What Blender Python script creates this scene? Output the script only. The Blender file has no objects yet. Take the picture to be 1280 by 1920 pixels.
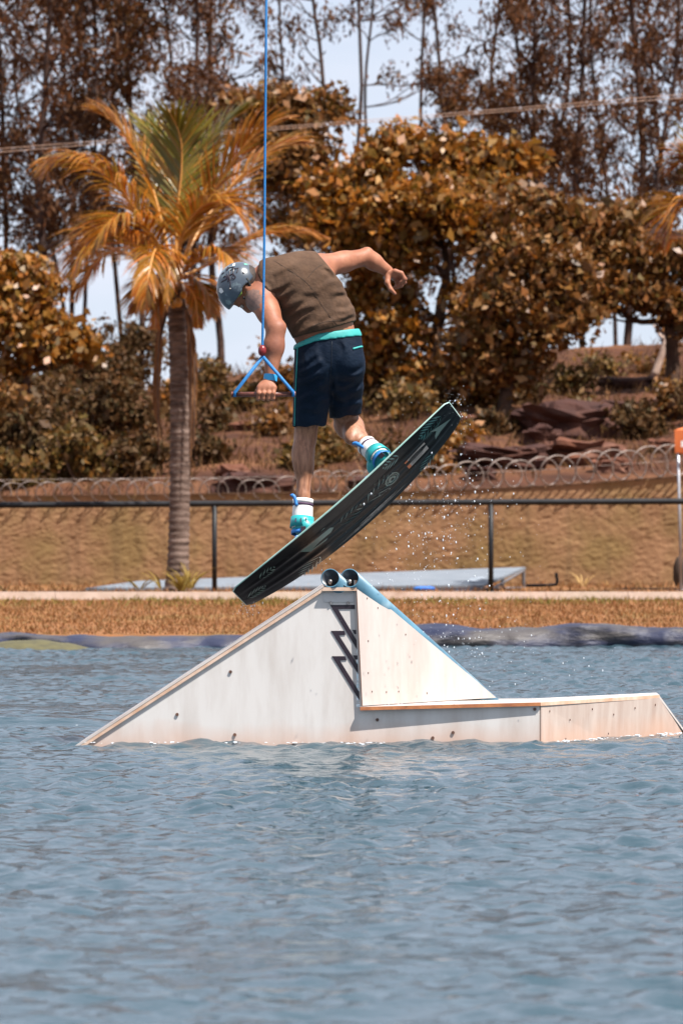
import bpy, math, random
import numpy as np
from mathutils import Vector, noise as mnoise
from mathutils.bvhtree import BVHTree

rng = np.random.default_rng(11)
random.seed(11)
SC = bpy.context.scene
COL = SC.collection

# ------------------------------------------------------------------ camera
F, H, CY = 9250.0, 1.05, 1007.0          # focal length in photo pixels, eye height, horizon row
cam = bpy.data.cameras.new('camera')
cam_o = bpy.data.objects.new('camera', cam); COL.objects.link(cam_o)
cam.sensor_fit = 'HORIZONTAL'; cam.sensor_width = 36.0
cam.lens = F / 1280.0 * 36.0
cam.shift_y = (CY - 960.0) / 1280.0
cam_o.location = (0, 0, H); cam_o.rotation_euler = (math.radians(90), 0, 0)
cam.clip_start = 0.5; cam.clip_end = 6000
cam.dof.use_dof = True; cam.dof.focus_distance = 25.0; cam.dof.aperture_fstop = 11.5
SC.camera = cam_o

# ------------------------------------------------------------------ daylight
SUN_EL, SUN_AZ = math.radians(60), math.radians(55)      # azimuth: to the right of "behind the camera"
to_sun = Vector((math.sin(SUN_AZ) * math.cos(SUN_EL), -math.cos(SUN_AZ) * math.cos(SUN_EL), math.sin(SUN_EL)))
sun = bpy.data.lights.new('sun', 'SUN'); sun.energy = 5.0; sun.angle = math.radians(0.5); sun.color = (1.0, 0.945, 0.88)
sun_o = bpy.data.objects.new('sun', sun); COL.objects.link(sun_o)
sun_o.rotation_euler = to_sun.to_track_quat('Z', 'Y').to_euler(); sun_o.location = (20, -20, 40)
world = bpy.data.worlds.new('World'); SC.world = world; world.use_nodes = True
wn, wl = world.node_tree.nodes, world.node_tree.links
wn.clear()
w_out = wn.new('ShaderNodeOutputWorld'); w_bg = wn.new('ShaderNodeBackground')
w_sky = wn.new('ShaderNodeTexSky'); w_sky.sky_type = 'NISHITA'; w_sky.sun_disc = False
w_sky.sun_elevation = SUN_EL; w_sky.sun_rotation = math.atan2(to_sun.x, to_sun.y)
w_sky.air_density = 1.0; w_sky.dust_density = 0.4; w_sky.ozone_density = 1.0
w_tc = wn.new('ShaderNodeTexCoord'); w_map = wn.new('ShaderNodeMapping'); w_map.inputs['Scale'].default_value = (5, 5, 14)
w_noise = wn.new('ShaderNodeTexNoise'); w_noise.inputs['Scale'].default_value = 2.2; w_noise.inputs['Detail'].default_value = 5; w_noise.inputs['Roughness'].default_value = .55
w_ramp = wn.new('ShaderNodeValToRGB'); w_ramp.color_ramp.elements[0].position = .36; w_ramp.color_ramp.elements[1].position = .66
w_ramp.color_ramp.elements[0].color = (.70, .70, .70, 1); w_ramp.color_ramp.elements[1].color = (1, 1, 1, 1)
w_mix = wn.new('ShaderNodeMix'); w_mix.data_type = 'RGBA'; w_mix.inputs['B'].default_value = (6.3, 6.75, 7.8, 1)
w_bg.inputs['Strength'].default_value = 0.060
wl.new(w_tc.outputs['Generated'], w_map.inputs['Vector']); wl.new(w_map.outputs[0], w_noise.inputs['Vector'])
wl.new(w_noise.outputs['Fac'], w_ramp.inputs['Fac']); wl.new(w_ramp.outputs[0], w_mix.inputs['Factor'])
w_tint = wn.new('ShaderNodeMix'); w_tint.data_type = 'RGBA'; w_tint.blend_type = 'MULTIPLY'; w_tint.inputs['Factor'].default_value = 1; w_tint.inputs['B'].default_value = (.58, .76, 1.02, 1)   # the photograph's cool grading of the clear sky
wl.new(w_sky.outputs[0], w_tint.inputs['A']); wl.new(w_tint.outputs['Result'], w_mix.inputs['A']); wl.new(w_mix.outputs['Result'], w_bg.inputs['Color']); wl.new(w_bg.outputs[0], w_out.inputs['Surface'])
vs = SC.view_settings
SC.display_settings.display_device = 'sRGB'
vs.view_transform = 'Standard'; vs.look = 'None'; vs.gamma = 1; vs.use_curve_mapping = False; vs.exposure = 1.10

# ------------------------------------------------------------------ helpers
def P(px, py, d):
    """the point of the place that the photo pixel (px, py) shows at a distance of d metres"""
    return Vector(((px - 640) / F * d, d, H - (py - CY) / F * d))
def R(px, py, dy=0.0):                    # the same, measured from the rider's distance
    return P(px, py, 25.0 + dy)
ORG = {}
def tag(o, label=None, cat=None, group=None, kind=None):
    if label: o['label'] = label
    if cat: o['category'] = cat
    if group: o['group'] = group
    if kind: o['kind'] = kind
    return o
def thing(name, loc, label, cat, group=None):
    o = bpy.data.objects.new(name, None); COL.objects.link(o)
    o.location = loc; o.empty_display_size = .2; ORG[o] = Vector(loc)
    return tag(o, label, cat, group)
def mesh_np(name, V, FQ, mats, smooth=False, midx=None):
    """V (n,3) array; FQ list of faces or an (m,k) array"""
    me = bpy.data.meshes.new(name)
    V = np.asarray(V, dtype=np.float32)
    if isinstance(FQ, np.ndarray):
        m, k = FQ.shape
        me.vertices.add(len(V)); me.vertices.foreach_set('co', V.ravel())
        me.loops.add(m * k); me.loops.foreach_set('vertex_index', FQ.astype(np.int32).ravel())
        me.polygons.add(m); me.polygons.foreach_set('loop_start', (np.arange(m) * k).astype(np.int32))
        me.update(calc_edges=True)
    else:
        me.from_pydata([tuple(float(c) for c in v) for v in V], [], [tuple(f) for f in FQ]); me.update()
    for mt in (mats if isinstance(mats, (list, tuple)) else [mats]): me.materials.append(mt)
    if smooth: me.polygons.foreach_set('use_smooth', np.ones(len(me.polygons), dtype=bool))
    if midx is not None: me.polygons.foreach_set('material_index', np.asarray(midx, dtype=np.int32))
    return me
def obj(name, V, FQ, mats, parent=None, smooth=False, loc=None, midx=None):
    """one mesh object from world coordinates; a child keeps its thing's origin"""
    org = ORG[parent] if parent is not None else Vector(loc if loc is not None else (0, 0, 0))
    if len(V) == 0:
        print('EMPTY', name); V, FQ = [(0, 0, 0)] , []
    V = np.asarray([tuple(v) for v in V] if not isinstance(V, np.ndarray) else V, dtype=np.float32) - np.array(org, dtype=np.float32)
    o = bpy.data.objects.new(name, mesh_np(name, V, FQ, mats, smooth, midx)); COL.objects.link(o)
    if parent is not None: o.parent = parent
    else: o.location = org
    ORG[o] = org
    return o
class MB:
    """collects shapes in world coordinates for one mesh"""
    def __init__(s): s.v, s.f = [], []
    def add(s, v, f):
        b = len(s.v); s.v += [tuple(x) for x in v]; s.f += [tuple(i + b for i in q) for q in f]
    def tube(s, pts, radii, n=8, cap=True, squash=None):
        pts = [Vector(p) for p in pts]
        if not isinstance(radii, (list, tuple)): radii = [radii] * len(pts)
        up = None; v = []; f = []
        for i, p in enumerate(pts):
            t = (pts[min(i + 1, len(pts) - 1)] - pts[max(i - 1, 0)]).normalized()
            if up is None:
                up = Vector((0, 0, 1)) if abs(t.z) < .9 else Vector((1, 0, 0))
            a = t.cross(up)
            if a.length < 1e-6: a = t.orthogonal()
            a.normalize(); b = a.cross(t).normalized(); up = b
            for k in range(n):
                an = 2 * math.pi * k / n
                v.append(p + (a * math.cos(an) + b * math.sin(an)) * radii[i])
        for i in range(len(pts) - 1):
            for k in range(n):
                f.append((i * n + k, i * n + (k + 1) % n, (i + 1) * n + (k + 1) % n, (i + 1) * n + k))
        if cap:
            f.append(tuple(range(n))[::-1]); f.append(tuple((len(pts) - 1) * n + k for k in range(n)))
        s.add(v, [q[::-1] for q in f]); return s
    def box(s, c, ax, ay, az):
        c, ax, ay, az = map(Vector, (c, ax, ay, az)); v = []
        for i in (-1, 1):
            for j in (-1, 1):
                for k in (-1, 1): v.append(c + ax * i + ay * j + az * k)
        f = [(0, 1, 3, 2), (4, 6, 7, 5), (0, 4, 5, 1), (2, 3, 7, 6), (0, 2, 6, 4), (1, 5, 7, 3)]
        if ax.cross(ay).dot(az) < 0: f = [q[::-1] for q in f]
        s.add(v, f); return s
    def prism(s, poly, off):
        """poly: points seen counter-clockwise from outside on the front; off: vector to the back"""
        n = len(poly); off = Vector(off)
        v = [Vector(p) for p in poly] + [Vector(p) + off for p in poly]
        f = [tuple(range(n)), tuple(range(2 * n - 1, n - 1, -1))]
        for i in range(n): f.append((i, n + i, n + (i + 1) % n, (i + 1) % n))
        s.add(v, f); return s
    def ball(s, c, r, seg=8, rings=6, sc=(1, 1, 1)):
        c = Vector(c); v = [c + Vector((0, 0, r * sc[2]))]; f = []
        for i in range(1, rings):
            th = math.pi * i / rings
            for k in range(seg):
                a = 2 * math.pi * k / seg
                v.append(c + Vector((r * sc[0] * math.sin(th) * math.cos(a), r * sc[1] * math.sin(th) * math.sin(a), r * sc[2] * math.cos(th))))
        v.append(c - Vector((0, 0, r * sc[2])))
        for k in range(seg): f.append((0, 1 + k, 1 + (k + 1) % seg))
        for i in range(rings - 2):
            for k in range(seg):
                f.append((1 + i * seg + k, 1 + (i + 1) * seg + k, 1 + (i + 1) * seg + (k + 1) % seg, 1 + i * seg + (k + 1) % seg))
        e = len(v) - 1; b = 1 + (rings - 2) * seg
        for k in range(seg): f.append((e, b + (k + 1) % seg, b + k))
        s.add(v, f); return s
    def out(s, name, mat, parent=None, smooth=False, loc=None):
        return obj(name, s.v, s.f, mat, parent, smooth, loc)
def bez(pts, n):
    """smooth path through pts (Catmull-Rom)"""
    pts = [Vector(p) for p in pts]; q = [pts[0] * 2 - pts[1]] + pts + [pts[-1] * 2 - pts[-2]]
    out = []
    seg = len(pts) - 1
    for i in range(n + 1):
        u = min(i / n * seg, seg - 1e-6); k = int(u); t = u - k
        a, b, c, d = q[k], q[k + 1], q[k + 2], q[k + 3]
        out.append(.5 * ((2 * b) + (c - a) * t + (2 * a - 5 * b + 4 * c - d) * t * t + (3 * b - a - 3 * c + d) * t ** 3))
    return out
def nz(x, y, z=0.0): return mnoise.noise(Vector((x, y, z)))
def np_noise(X, Y, seed=0, octaves=4, scale=1.0, gain=.5):
    """cheap value noise on arrays"""
    r = np.random.default_rng(seed); T = r.random((256, 256)).astype(np.float32); out = np.zeros(np.shape(X), dtype=np.float32); a = 1.0; tot = 0
    for o in range(octaves):
        x = np.asarray(X) * scale + o * 17.3; y = np.asarray(Y) * scale + o * 9.1
        xi = np.floor(x).astype(int); yi = np.floor(y).astype(int); fx = x - xi; fy = y - yi
        fx = fx * fx * (3 - 2 * fx); fy = fy * fy * (3 - 2 * fy)
        g = lambda i, j: T[(xi + i) % 256, (yi + j) % 256]
        out += a * ((g(0, 0) * (1 - fx) + g(1, 0) * fx) * (1 - fy) + (g(0, 1) * (1 - fx) + g(1, 1) * fx) * fy - .5)
        tot += a; a *= gain; scale *= 2.03
    return out / tot

# ------------------------------------------------------------------ materials
def new_mat(name):
    m = bpy.data.materials.new(name); m.use_nodes = True
    nt = m.node_tree; b = nt.nodes['Principled BSDF']; return m, nt.nodes, nt.links, b
def mat(name, c1, c2=None, rough=.6, scale=8.0, detail=4, bump=0.0, bscale=None, spec=.5, metal=0, stretch=(1, 1, 1), lo=.35, hi=.65, c3=None, c3scale=3.0, c3lo=.5, c3hi=.7, bdist=.01):
    """two noise-mixed colours, an optional third as blotches, noise relief"""
    m, n, l, b = new_mat(name)
    b.inputs['Roughness'].default_value = rough; b.inputs['Metallic'].default_value = metal
    b.inputs['Specular IOR Level'].default_value = spec
    tc = n.new('ShaderNodeTexCoord'); mp = n.new('ShaderNodeMapping'); mp.inputs['Scale'].default_value = stretch
    l.new(tc.outputs['Object'], mp.inputs['Vector'])
    def noise_fac(sc, lo_, hi_, dt):
        t = n.new('ShaderNodeTexNoise'); t.inputs['Scale'].default_value = sc; t.inputs['Detail'].default_value = dt; t.inputs['Roughness'].default_value = .6
        l.new(mp.outputs[0], t.inputs['Vector'])
        r = n.new('ShaderNodeMapRange'); r.inputs['From Min'].default_value = lo_; r.inputs['From Max'].default_value = hi_
        l.new(t.outputs['Fac'], r.inputs['Value']); return r.outputs[0], t
    if c2 is None: c2 = tuple(x * .8 for x in c1)
    fac, t0 = noise_fac(scale, lo, hi, detail)
    mx = n.new('ShaderNodeMix'); mx.data_type = 'RGBA'; mx.inputs['A'].default_value = (*c1, 1); mx.inputs['B'].default_value = (*c2, 1)
    l.new(fac, mx.inputs['Factor']); res = mx.outputs['Result']
    if c3:
        f3, _ = noise_fac(c3scale, c3lo, c3hi, 3)
        m3 = n.new('ShaderNodeMix'); m3.data_type = 'RGBA'; m3.inputs['B'].default_value = (*c3, 1)
        l.new(f3, m3.inputs['Factor']); l.new(res, m3.inputs['A']); res = m3.outputs['Result']
    l.new(res, b.inputs['Base Color'])
    if bump:
        _, tb = noise_fac(bscale or scale * 3, 0, 1, 5)
        bp = n.new('ShaderNodeBump'); bp.inputs['Strength'].default_value = bump; bp.inputs['Distance'].default_value = bdist
        l.new(tb.outputs['Fac'], bp.inputs['Height']); l.new(bp.outputs[0], b.inputs['Normal'])
    return m
def leaf_mat(name, cols, rough=.6, trans=.3, spec=.2):
    """leaf colours vary from leaf to leaf"""
    m, n, l, b = new_mat(name)
    g = n.new('ShaderNodeNewGeometry'); r = n.new('ShaderNodeValToRGB'); r.color_ramp.interpolation = 'LINEAR'
    e = r.color_ramp.elements
    while len(e) < len(cols): e.new(.5)
    for i, c in enumerate(cols): e[i].position = i / (len(cols) - 1); e[i].color = (*c, 1)
    l.new(g.outputs['Random Per Island'], r.inputs['Fac']); l.new(r.outputs[0], b.inputs['Base Color'])
    b.inputs['Roughness'].default_value = rough; b.inputs['Specular IOR Level'].default_value = spec
    tr = n.new('ShaderNodeBsdfTranslucent'); l.new(r.outputs[0], tr.inputs['Color'])
    ms = n.new('ShaderNodeMixShader'); ms.inputs[0].default_value = trans
    l.new(b.outputs[0], ms.inputs[1]); l.new(tr.outputs[0], ms.inputs[2])
    l.new(ms.outputs[0], n['Material Output'].inputs['Surface'])
    return m
# ================================================================== THE SETTING
# ---- water: real ripples, finest where the camera looks
def make_water():
    xf = np.arange(-5.2, 5.2001, .033)
    xo = 5.2 + np.cumsum(.06 * 1.17 ** np.arange(1, 32))
    xs = np.concatenate([-xo[::-1], xf, xo]).astype(np.float32)
    ys = np.concatenate([np.linspace(-6, 8.5, 30), np.arange(8.7, 48.4, .030)]).astype(np.float32)
    X, Y = np.meshgrid(xs, ys); Z = np.zeros_like(X)
    r = np.random.default_rng(5)
    for lam, amp, cnt, spr in ((2.4, .005, 5, .5), (.95, .0042, 8, .7), (.44, .0046, 16, .95), (.24, .0050, 30, 1.2), (.14, .0040, 34, 1.5)):
        for _ in range(cnt):
            L = lam * r.uniform(.75, 1.3); a = math.radians(70) + r.normal(0, spr); k = 2 * math.pi / L
            ph = k * (X * math.cos(a) + Y * math.sin(a)) + r.uniform(0, 6.28)
            Z += amp / math.sqrt(cnt) * 1.25 * (np.sin(ph) + .25 * np.sin(2 * ph + 1.1)) * .82
    patch = np.clip(np_noise(X * .55, Y * .8, 3, 4, .9, .6) * 2.6 + 1.0, .15, 2.2)
    # wake left behind the ramp on the right, a small travelling ripple on the left
    wake = np.exp(-((X - 3.2) / 2.2) ** 2) * np.exp(-((Y - 36.5) / 6.0) ** 2)
    Z = Z * (patch + 1.1 * wake)
    Z += .05 * np.exp(-((Y - 27.6 - .06 * X) / .16) ** 2) * np.clip((-1.05 - X) / .5, 0, 1) * np.clip((X + 4.2) / .8, 0, 1)
    fade = np.clip((14 - np.abs(X)) / 8, 0, 1); Z *= fade
    ny, nx = X.shape
    V = np.stack([X, Y, Z], -1).reshape(-1, 3)
    i = np.arange(ny - 1)[:, None] * nx + np.arange(nx - 1)[None]
    Q = np.stack([i, i + 1, i + nx + 1, i + nx], -1).reshape(-1, 4)
    m, n, l, b = new_mat('lake_water')
    b.inputs['Base Color'].default_value = (.026, .052, .068, 1); b.inputs['Roughness'].default_value = .06; b.inputs['IOR'].default_value = 1.42
    tc = n.new('ShaderNodeTexCoord'); t1 = n.new('ShaderNodeTexNoise'); t1.inputs['Scale'].default_value = 13; t1.inputs['Detail'].default_value = 4
    t2 = n.new('ShaderNodeTexNoise'); t2.inputs['Scale'].default_value = 2.6; t2.inputs['Detail'].default_value = 2
    mp = n.new('ShaderNodeMapping'); mp.inputs['Scale'].default_value = (.75, 1.4, 1)
    l.new(tc.outputs['Object'], mp.inputs['Vector']); l.new(mp.outputs[0], t1.inputs['Vector']); l.new(mp.outputs[0], t2.inputs['Vector'])
    mul = n.new('ShaderNodeMath'); mul.operation = 'MULTIPLY'; l.new(t1.outputs['Fac'], mul.inputs[0]); l.new(t2.outputs['Fac'], mul.inputs[1])
    bp = n.new('ShaderNodeBump'); bp.inputs['Strength'].default_value = 1.0; bp.inputs['Distance'].default_value = .022
    l.new(mul.outputs[0], bp.inputs['Height']); l.new(bp.outputs[0], b.inputs['Normal'])
    o = obj('water', V, Q, m, smooth=True); tag(o, 'rippled blue grey lake water around the ramp', kind='structure')
make_water()

# ---- lake bed under the water and the ground plane beyond
gm = mat('soil', (.22, .11, .05), (.15, .07, .035), .95, 3, 5, .4)
MB().add([(-400, -60, -1.2), (400, -60, -1.2), (400, 900, -1.2), (-400, 900, -1.2)], [(0, 1, 2, 3)]) if False else None
b = MB(); b.add([(-900, -80, -1.2), (900, -80, -1.2), (900, 2500, -1.2), (-900, 2500, -1.2)], [(0, 1, 2, 3)])
tag(b.out('ground', gm), kind='structure')

# ---- pond liner along the bank: wrinkled dark plastic sheet
def bank_y(x): return 46.9 + .35 * nz(x * .22, 3.1) + .12 * nz(x * .9, 8.0) - .25 * math.exp(-((x + 2.1) / .9) ** 2)
def make_liner():
    xs = np.arange(-16, 16.01, .05); ts = np.linspace(0, 1, 34)
    V = np.zeros((len(ts), len(xs), 3), dtype=np.float32)
    by = np.array([bank_y(x) for x in xs])
    X, T = np.meshgrid(xs, ts)
    w = np_noise(X, T, 21, 4, 1.3) * .11 + np.abs(np_noise(X * .8 + T * 1.6, T * .7, 22, 3, 1.2)) * -.13 + np_noise(X * 1.0, T * 3, 26, 3, 4.0) * .03
    edge = np_noise(X, T * 0, 23, 3, .55) * .05
    V[..., 0] = X; V[..., 1] = by[None] + T * 1.7 - .06 + .26 * np.exp(-(T / .09) ** 2) + np_noise(X, T * 0, 27, 3, 1.1) * .25 * np.exp(-((T - .2) / .2) ** 2)
    hx = .130 + .075 / (1 + np.exp(-(X - .6) * 2.2)) + edge * .5
    q = np.clip(T / .26, 0, 1); q = q * q * (3 - 2 * q)
    V[..., 1] += (np_noise(X * 1.0 + T * 1.2, T * 2.5, 71, 4, 1.6, .6) * .42 + np.abs(np_noise(X * .8 - T * 1.5, T * 1.5, 72, 3, 1.1)) * -.5) * np.clip(1.15 - T * 1.6, 0, 1)
    V[..., 2] = -.10 + q * (hx + .10) - np.clip((T - .6) / .4, 0, 1) * .05 + w * 1.25 * np.sin(np.pi * np.clip(T, .06, .97))
    V[-1, :, 2] -= .15
    ny, nx = X.shape; i = np.arange(ny - 1)[:, None] * nx + np.arange(nx - 1)[None]
    Q = np.stack([i, i + 1, i + nx + 1, i + nx], -1).reshape(-1, 4)
    m = mat('liner_plastic', (.010, .014, .040), (.028, .032, .060), .5, 1.6, 5, .6, 5, .35, c3=(.060, .053, .052), c3scale=1.3, c3lo=.46, c3hi=.62, bdist=.05, stretch=(1, 1, 4))
    tag(obj('pond_liner', V.reshape(-1, 3), Q, m, smooth=True, loc=(0, 47, 0)), 'wrinkled dark blue grey plastic liner along the lake edge', 'pond liner')
make_liner()
# mossy mound lying over the liner at the left
def make_mound():
    b = MB(); n = 40; V = []; 
    c = P(60, 1216, 46.3); c.z = -.02
    for j in range(11):
        r = j / 10
        for k in range(n):
            a = 2 * math.pi * k / n
            V.append(c + Vector((math.cos(a) * r * .68, math.sin(a) * r * .45, .125 * (1 - r ** 2) - .02 + .012 * nz(math.cos(a) * r * 4, math.sin(a) * r * 4))))
    Fq = [(j * n + k, j * n + (k + 1) % n, (j + 1) * n + (k + 1) % n, (j + 1) * n + k) for j in range(10) for k in range(n)]
    Fq = [q[::-1] for q in Fq]
    tag(obj('mud_bank', V, Fq, mat('mossy_mud', (.085, .075, .030), (.055, .05, .024), .9, 9, 5, .6), smooth=True), kind='structure')
make_mound()

# ---- lawn strip from the liner up to the kerb, yard behind it
def lawn_z(y): return .10 + (y - 48.2) * .015
def make_lawn():
    xs = np.arange(-24, 24.01, .25); ys = np.concatenate([np.arange(47.6, 60.6, .2), np.arange(61, 84, 1.0)])
    X, Y = np.meshgrid(xs, ys); edge = np.array([bank_y(x) for x in xs])[None] + 1.35
    Yw = np.where(Y < 49.0, np.maximum(Y, edge), Y)
    Z = lawn_z(np.minimum(Y, 61)) + np_noise(X, Y, 31, 3, .8) * .03
    Z = np.where(Y < 47.9, Z - .25, Z)
    V = np.stack([X, Yw, Z], -1).reshape(-1, 3); ny, nx = X.shape
    i = np.arange(ny - 1)[:, None] * nx + np.arange(nx - 1)[None]
    Q = np.stack([i, i + 1, i + nx + 1, i + nx], -1).reshape(-1, 4)
    m = mat('dry_turf', (.23, .100, .040), (.14, .066, .026), .95, 2.2, 6, .6, 30, .2, c3=(.14, .11, .03), c3scale=.7, c3lo=.5, c3hi=.75)
    tag(obj('lawn', V, Q, m), kind='structure')
make_lawn()
def blades(n, x0, x1, y0, y1, zf, hmin, hmax, wid, dens=None, r=None):
    x = r.uniform(x0, x1, n); y = r.uniform(y0, y1, n)
    if dens is not None:
        keep = r.random(n) < dens(x, y); x, y = x[keep], y[keep]; n = len(x)
    z = zf(x, y); h = r.uniform(hmin, hmax, n); a = r.uniform(0, 2 * math.pi, n); lean = r.normal(0, .55, (n, 2)) * h[:, None]
    V = np.zeros((n, 3, 3), dtype=np.float32)
    dx, dy = np.cos(a) * wid / 2, np.sin(a) * wid / 2
    V[:, 0] = np.stack([x - dx, y - dy, z - .01], -1); V[:, 1] = np.stack([x + dx, y + dy, z - .01], -1)
    V[:, 2] = np.stack([x + lean[:, 0], y + lean[:, 1], z + h], -1)
    return V.reshape(-1, 3), np.arange(n * 3).reshape(-1, 3)
grass_brown = leaf_mat('dry_grass', [(.10, .046, .016), (.28, .115, .042), (.20, .082, .026), (.36, .18, .08), (.13, .080, .023), (.24, .094, .030)], .7, .2, .2)
grass_green = leaf_mat('green_grass', [(.09, .085, .018), (.19, .15, .032), (.14, .115, .025), (.27, .17, .05)], .7, .25, .2)
V1, Q1 = blades(52000, -8, 8, 48.0, 59.9, lambda x, y: lawn_z(y) + np_noise(x, y, 31, 3, .8) * .03, .015, .055, .018, None, rng)
V1[:, 1] = np.maximum(V1[:, 1], 48.25)
tag(obj('dry_grass', V1, Q1, grass_brown), kind='stuff')
V1, Q1 = blades(16000, -8, 8, 57.2, 59.95, lambda x, y: lawn_z(y), .03, .085, .022, lambda x, y: np.clip((y - 57.0) / 2.8, 0, 1) ** 1.5 * np.clip(.5 + 2.2 * np_noise(x, y, 41, 3, .9), 0, 1), rng)
tag(obj('green_grass', V1, Q1, grass_green), kind='stuff')
V1, Q1 = blades(16000, -9, 9, 60.6, 76.6, lambda x, y: .285 + 0 * x, .03, .13, .024, lambda x, y: np.clip(.35 + 1.6 * np_noise(x, y, 43, 3, .8), 0, 1), rng)
tag(obj('yard_grass', V1, Q1, grass_brown), kind='stuff')

# ---- kerb: a row of pale cast lengths
km = mat('kerb_concrete', (.60, .47, .39), (.50, .38, .30), .85, 7, 5, .3, c3=(.34, .22, .15), c3scale=2.2, c3lo=.58, c3hi=.8)
kb = bpy.data.objects.new('kerb', None); COL.objects.link(kb); kb.location = (0, 60.4, lawn_z(60.4)); ORG[kb] = Vector(kb.location)
tag(kb, 'pale concrete kerb running along the back of the lawn', kind='structure')
for i in range(-8, 9):
    x = i * 1.0; b = MB(); hz = lawn_z(60.4)
    b.box((x, 60.42, hz + .02 + .004 * nz(i * 3.7, 1)), (.496, .0, .003 * nz(i, 9)), (0, .06, 0), (0, 0, .075))
    b.out('kerb_stone', km, kb)

# ---- black metal rail fence
fm = mat('black_fence_metal', (.006, .007, .009), (.014, .014, .016), .5, 5, 3, 0, spec=.25)
fy = 67.5; fbase = .30
fence = thing('metal_fence', (0, fy, fbase), 'black tubular metal fence with one top rail in front of the brown wall', 'fence')
b = MB(); b.tube([P(-1500, 951, fy), P(0, 947, fy), P(640, 943, fy), P(1280, 940, fy), P(2800, 935, fy)], .042, 12); b.out('top_rail', fm, fence, True)
for px in (-633, -116, 402, 920, 1438, 1956):
    top = P(px, 944, fy); b = MB(); b.tube([(top.x, fy, fbase - .1), (top.x, fy, top.z)], .036, 10)
    b.tube([(top.x, fy, fbase - .01), (top.x, fy, fbase + .012)], .075, 12)
    b.out('post', fm, fence, True)

# ---- rough rendered wall with razor wire on it
wy = 77.0
def wall_top(x):
    px = x / wy * F + 640
    pts = [(-2500, 960), (0, 931), (450, 926), (800, 922), (1040, 911), (1280, 893), (2500, 800), (4000, 760)]
    for (a, ya), (c, yc) in zip(pts, pts[1:]):
        if a <= px <= c:
            t = (px - a) / (c - a); return H - (ya + (yc - ya) * t - CY) / F * wy
    return 1.7
def make_wall():
    xs = np.arange(-16, 16.01, .03); nzv = 72
    tops = np.array([wall_top(x) for x in xs]); ts = np.linspace(0, 1, nzv)
    X, T = np.meshgrid(xs, ts); Z = .12 + T * (tops[None] - .12)
    # trowelled render: ridges slanting down to the left
    u = X * .8 + Z * .9 + np_noise(X, Z, 58, 3, 1.6) * 1.2; w = Z * 1.6 - X * .5 + np_noise(X, Z, 59, 3, 2.2) * .9
    D = np_noise(u, w * 1.5, 51, 4, 7.5, .65) * .016 + np_noise(u, w * 1.7, 52, 3, 23.0, .65) * .034 + np_noise(X, Z, 53, 3, .7) * .06
    Yv = wy - D * np.clip((1 - T) * 14, 0, 1)
    V = np.stack([X, Yv, Z], -1).reshape(-1, 3); ny, nx = X.shape
    i = np.arange(ny - 1)[:, None] * nx + np.arange(nx - 1)[None]
    Q = np.stack([i, i + 1, i + nx + 1, i + nx], -1).reshape(-1, 4)
    # top and back
    b0 = len(V); top = V[-nx:]; back = top + np.array([0, .2, 0]); foot = back.copy(); foot[:, 2] = 0.0
    V = np.concatenate([V, back, foot]); k = np.arange(nx - 1)
    Q = np.concatenate([Q, np.stack([b0 - nx + k, b0 - nx + k + 1, b0 + k + 1, b0 + k], -1), np.stack([b0 + k, b0 + k + 1, b0 + nx + k + 1, b0 + nx + k], -1)])
    m = mat('rough_render', (.275, .155, .084), (.205, .112, .058), .95, 1.5, 6, .5, 18, .1, c3=(.20, .128, .055), c3scale=.8, c3lo=.45, c3hi=.65, bdist=.02)
    nn, ll = m.node_tree.nodes, m.node_tree.links; bs_ = nn['Principled BSDF']; src = bs_.inputs['Base Color'].links[0].from_socket
    tc = nn.new('ShaderNodeTexCoord'); mp = nn.new('ShaderNodeMapping'); mp.inputs['Scale'].default_value = (3.2, 3.2, .35); ll.new(tc.outputs['Object'], mp.inputs['Vector'])
    tx = nn.new('ShaderNodeTexNoise'); tx.inputs['Scale'].default_value = 2.0; tx.inputs['Detail'].default_value = 6; ll.new(mp.outputs[0], tx.inputs['Vector'])
    rg = nn.new('ShaderNodeMapRange'); rg.inputs['From Min'].default_value = .50; rg.inputs['From Max'].default_value = .72; rg.inputs['To Max'].default_value = .4; ll.new(tx.outputs['Fac'], rg.inputs['Value'])
    mm = nn.new('ShaderNodeMix'); mm.data_type = 'RGBA'; mm.inputs['B'].default_value = (.095, .060, .034, 1); ll.new(rg.outputs[0], mm.inputs['Factor']); ll.new(src, mm.inputs['A']); ll.new(mm.outputs['Result'], bs_.inputs['Base Color'])
    root = thing('boundary_wall', (0, wy, .12), 'rough brown rendered boundary wall behind the fence', 'wall')
    obj('wall_face', V, Q, m, root, True)
    b = MB()
    for x0 in np.arange(-16, 16, 1.6):
        pts = [Vector((x, wy - .01 + .08, wall_top(x) + .012)) for x in np.linspace(x0, x0 + 1.58, 4)]
        c = MB(); 
        for p, q in zip(pts, pts[1:]):
            mid = (p + q) / 2; d = (q - p) / 2; c.box(mid, d, (0, .10, 0), (0, 0, .006))
        c.out('coping', mat_coping, root)
mat_coping = mat('coping_render', (.15, .080, .042), (.11, .058, .030), .95, 6, 5, .4, 20)
make_wall()
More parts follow.
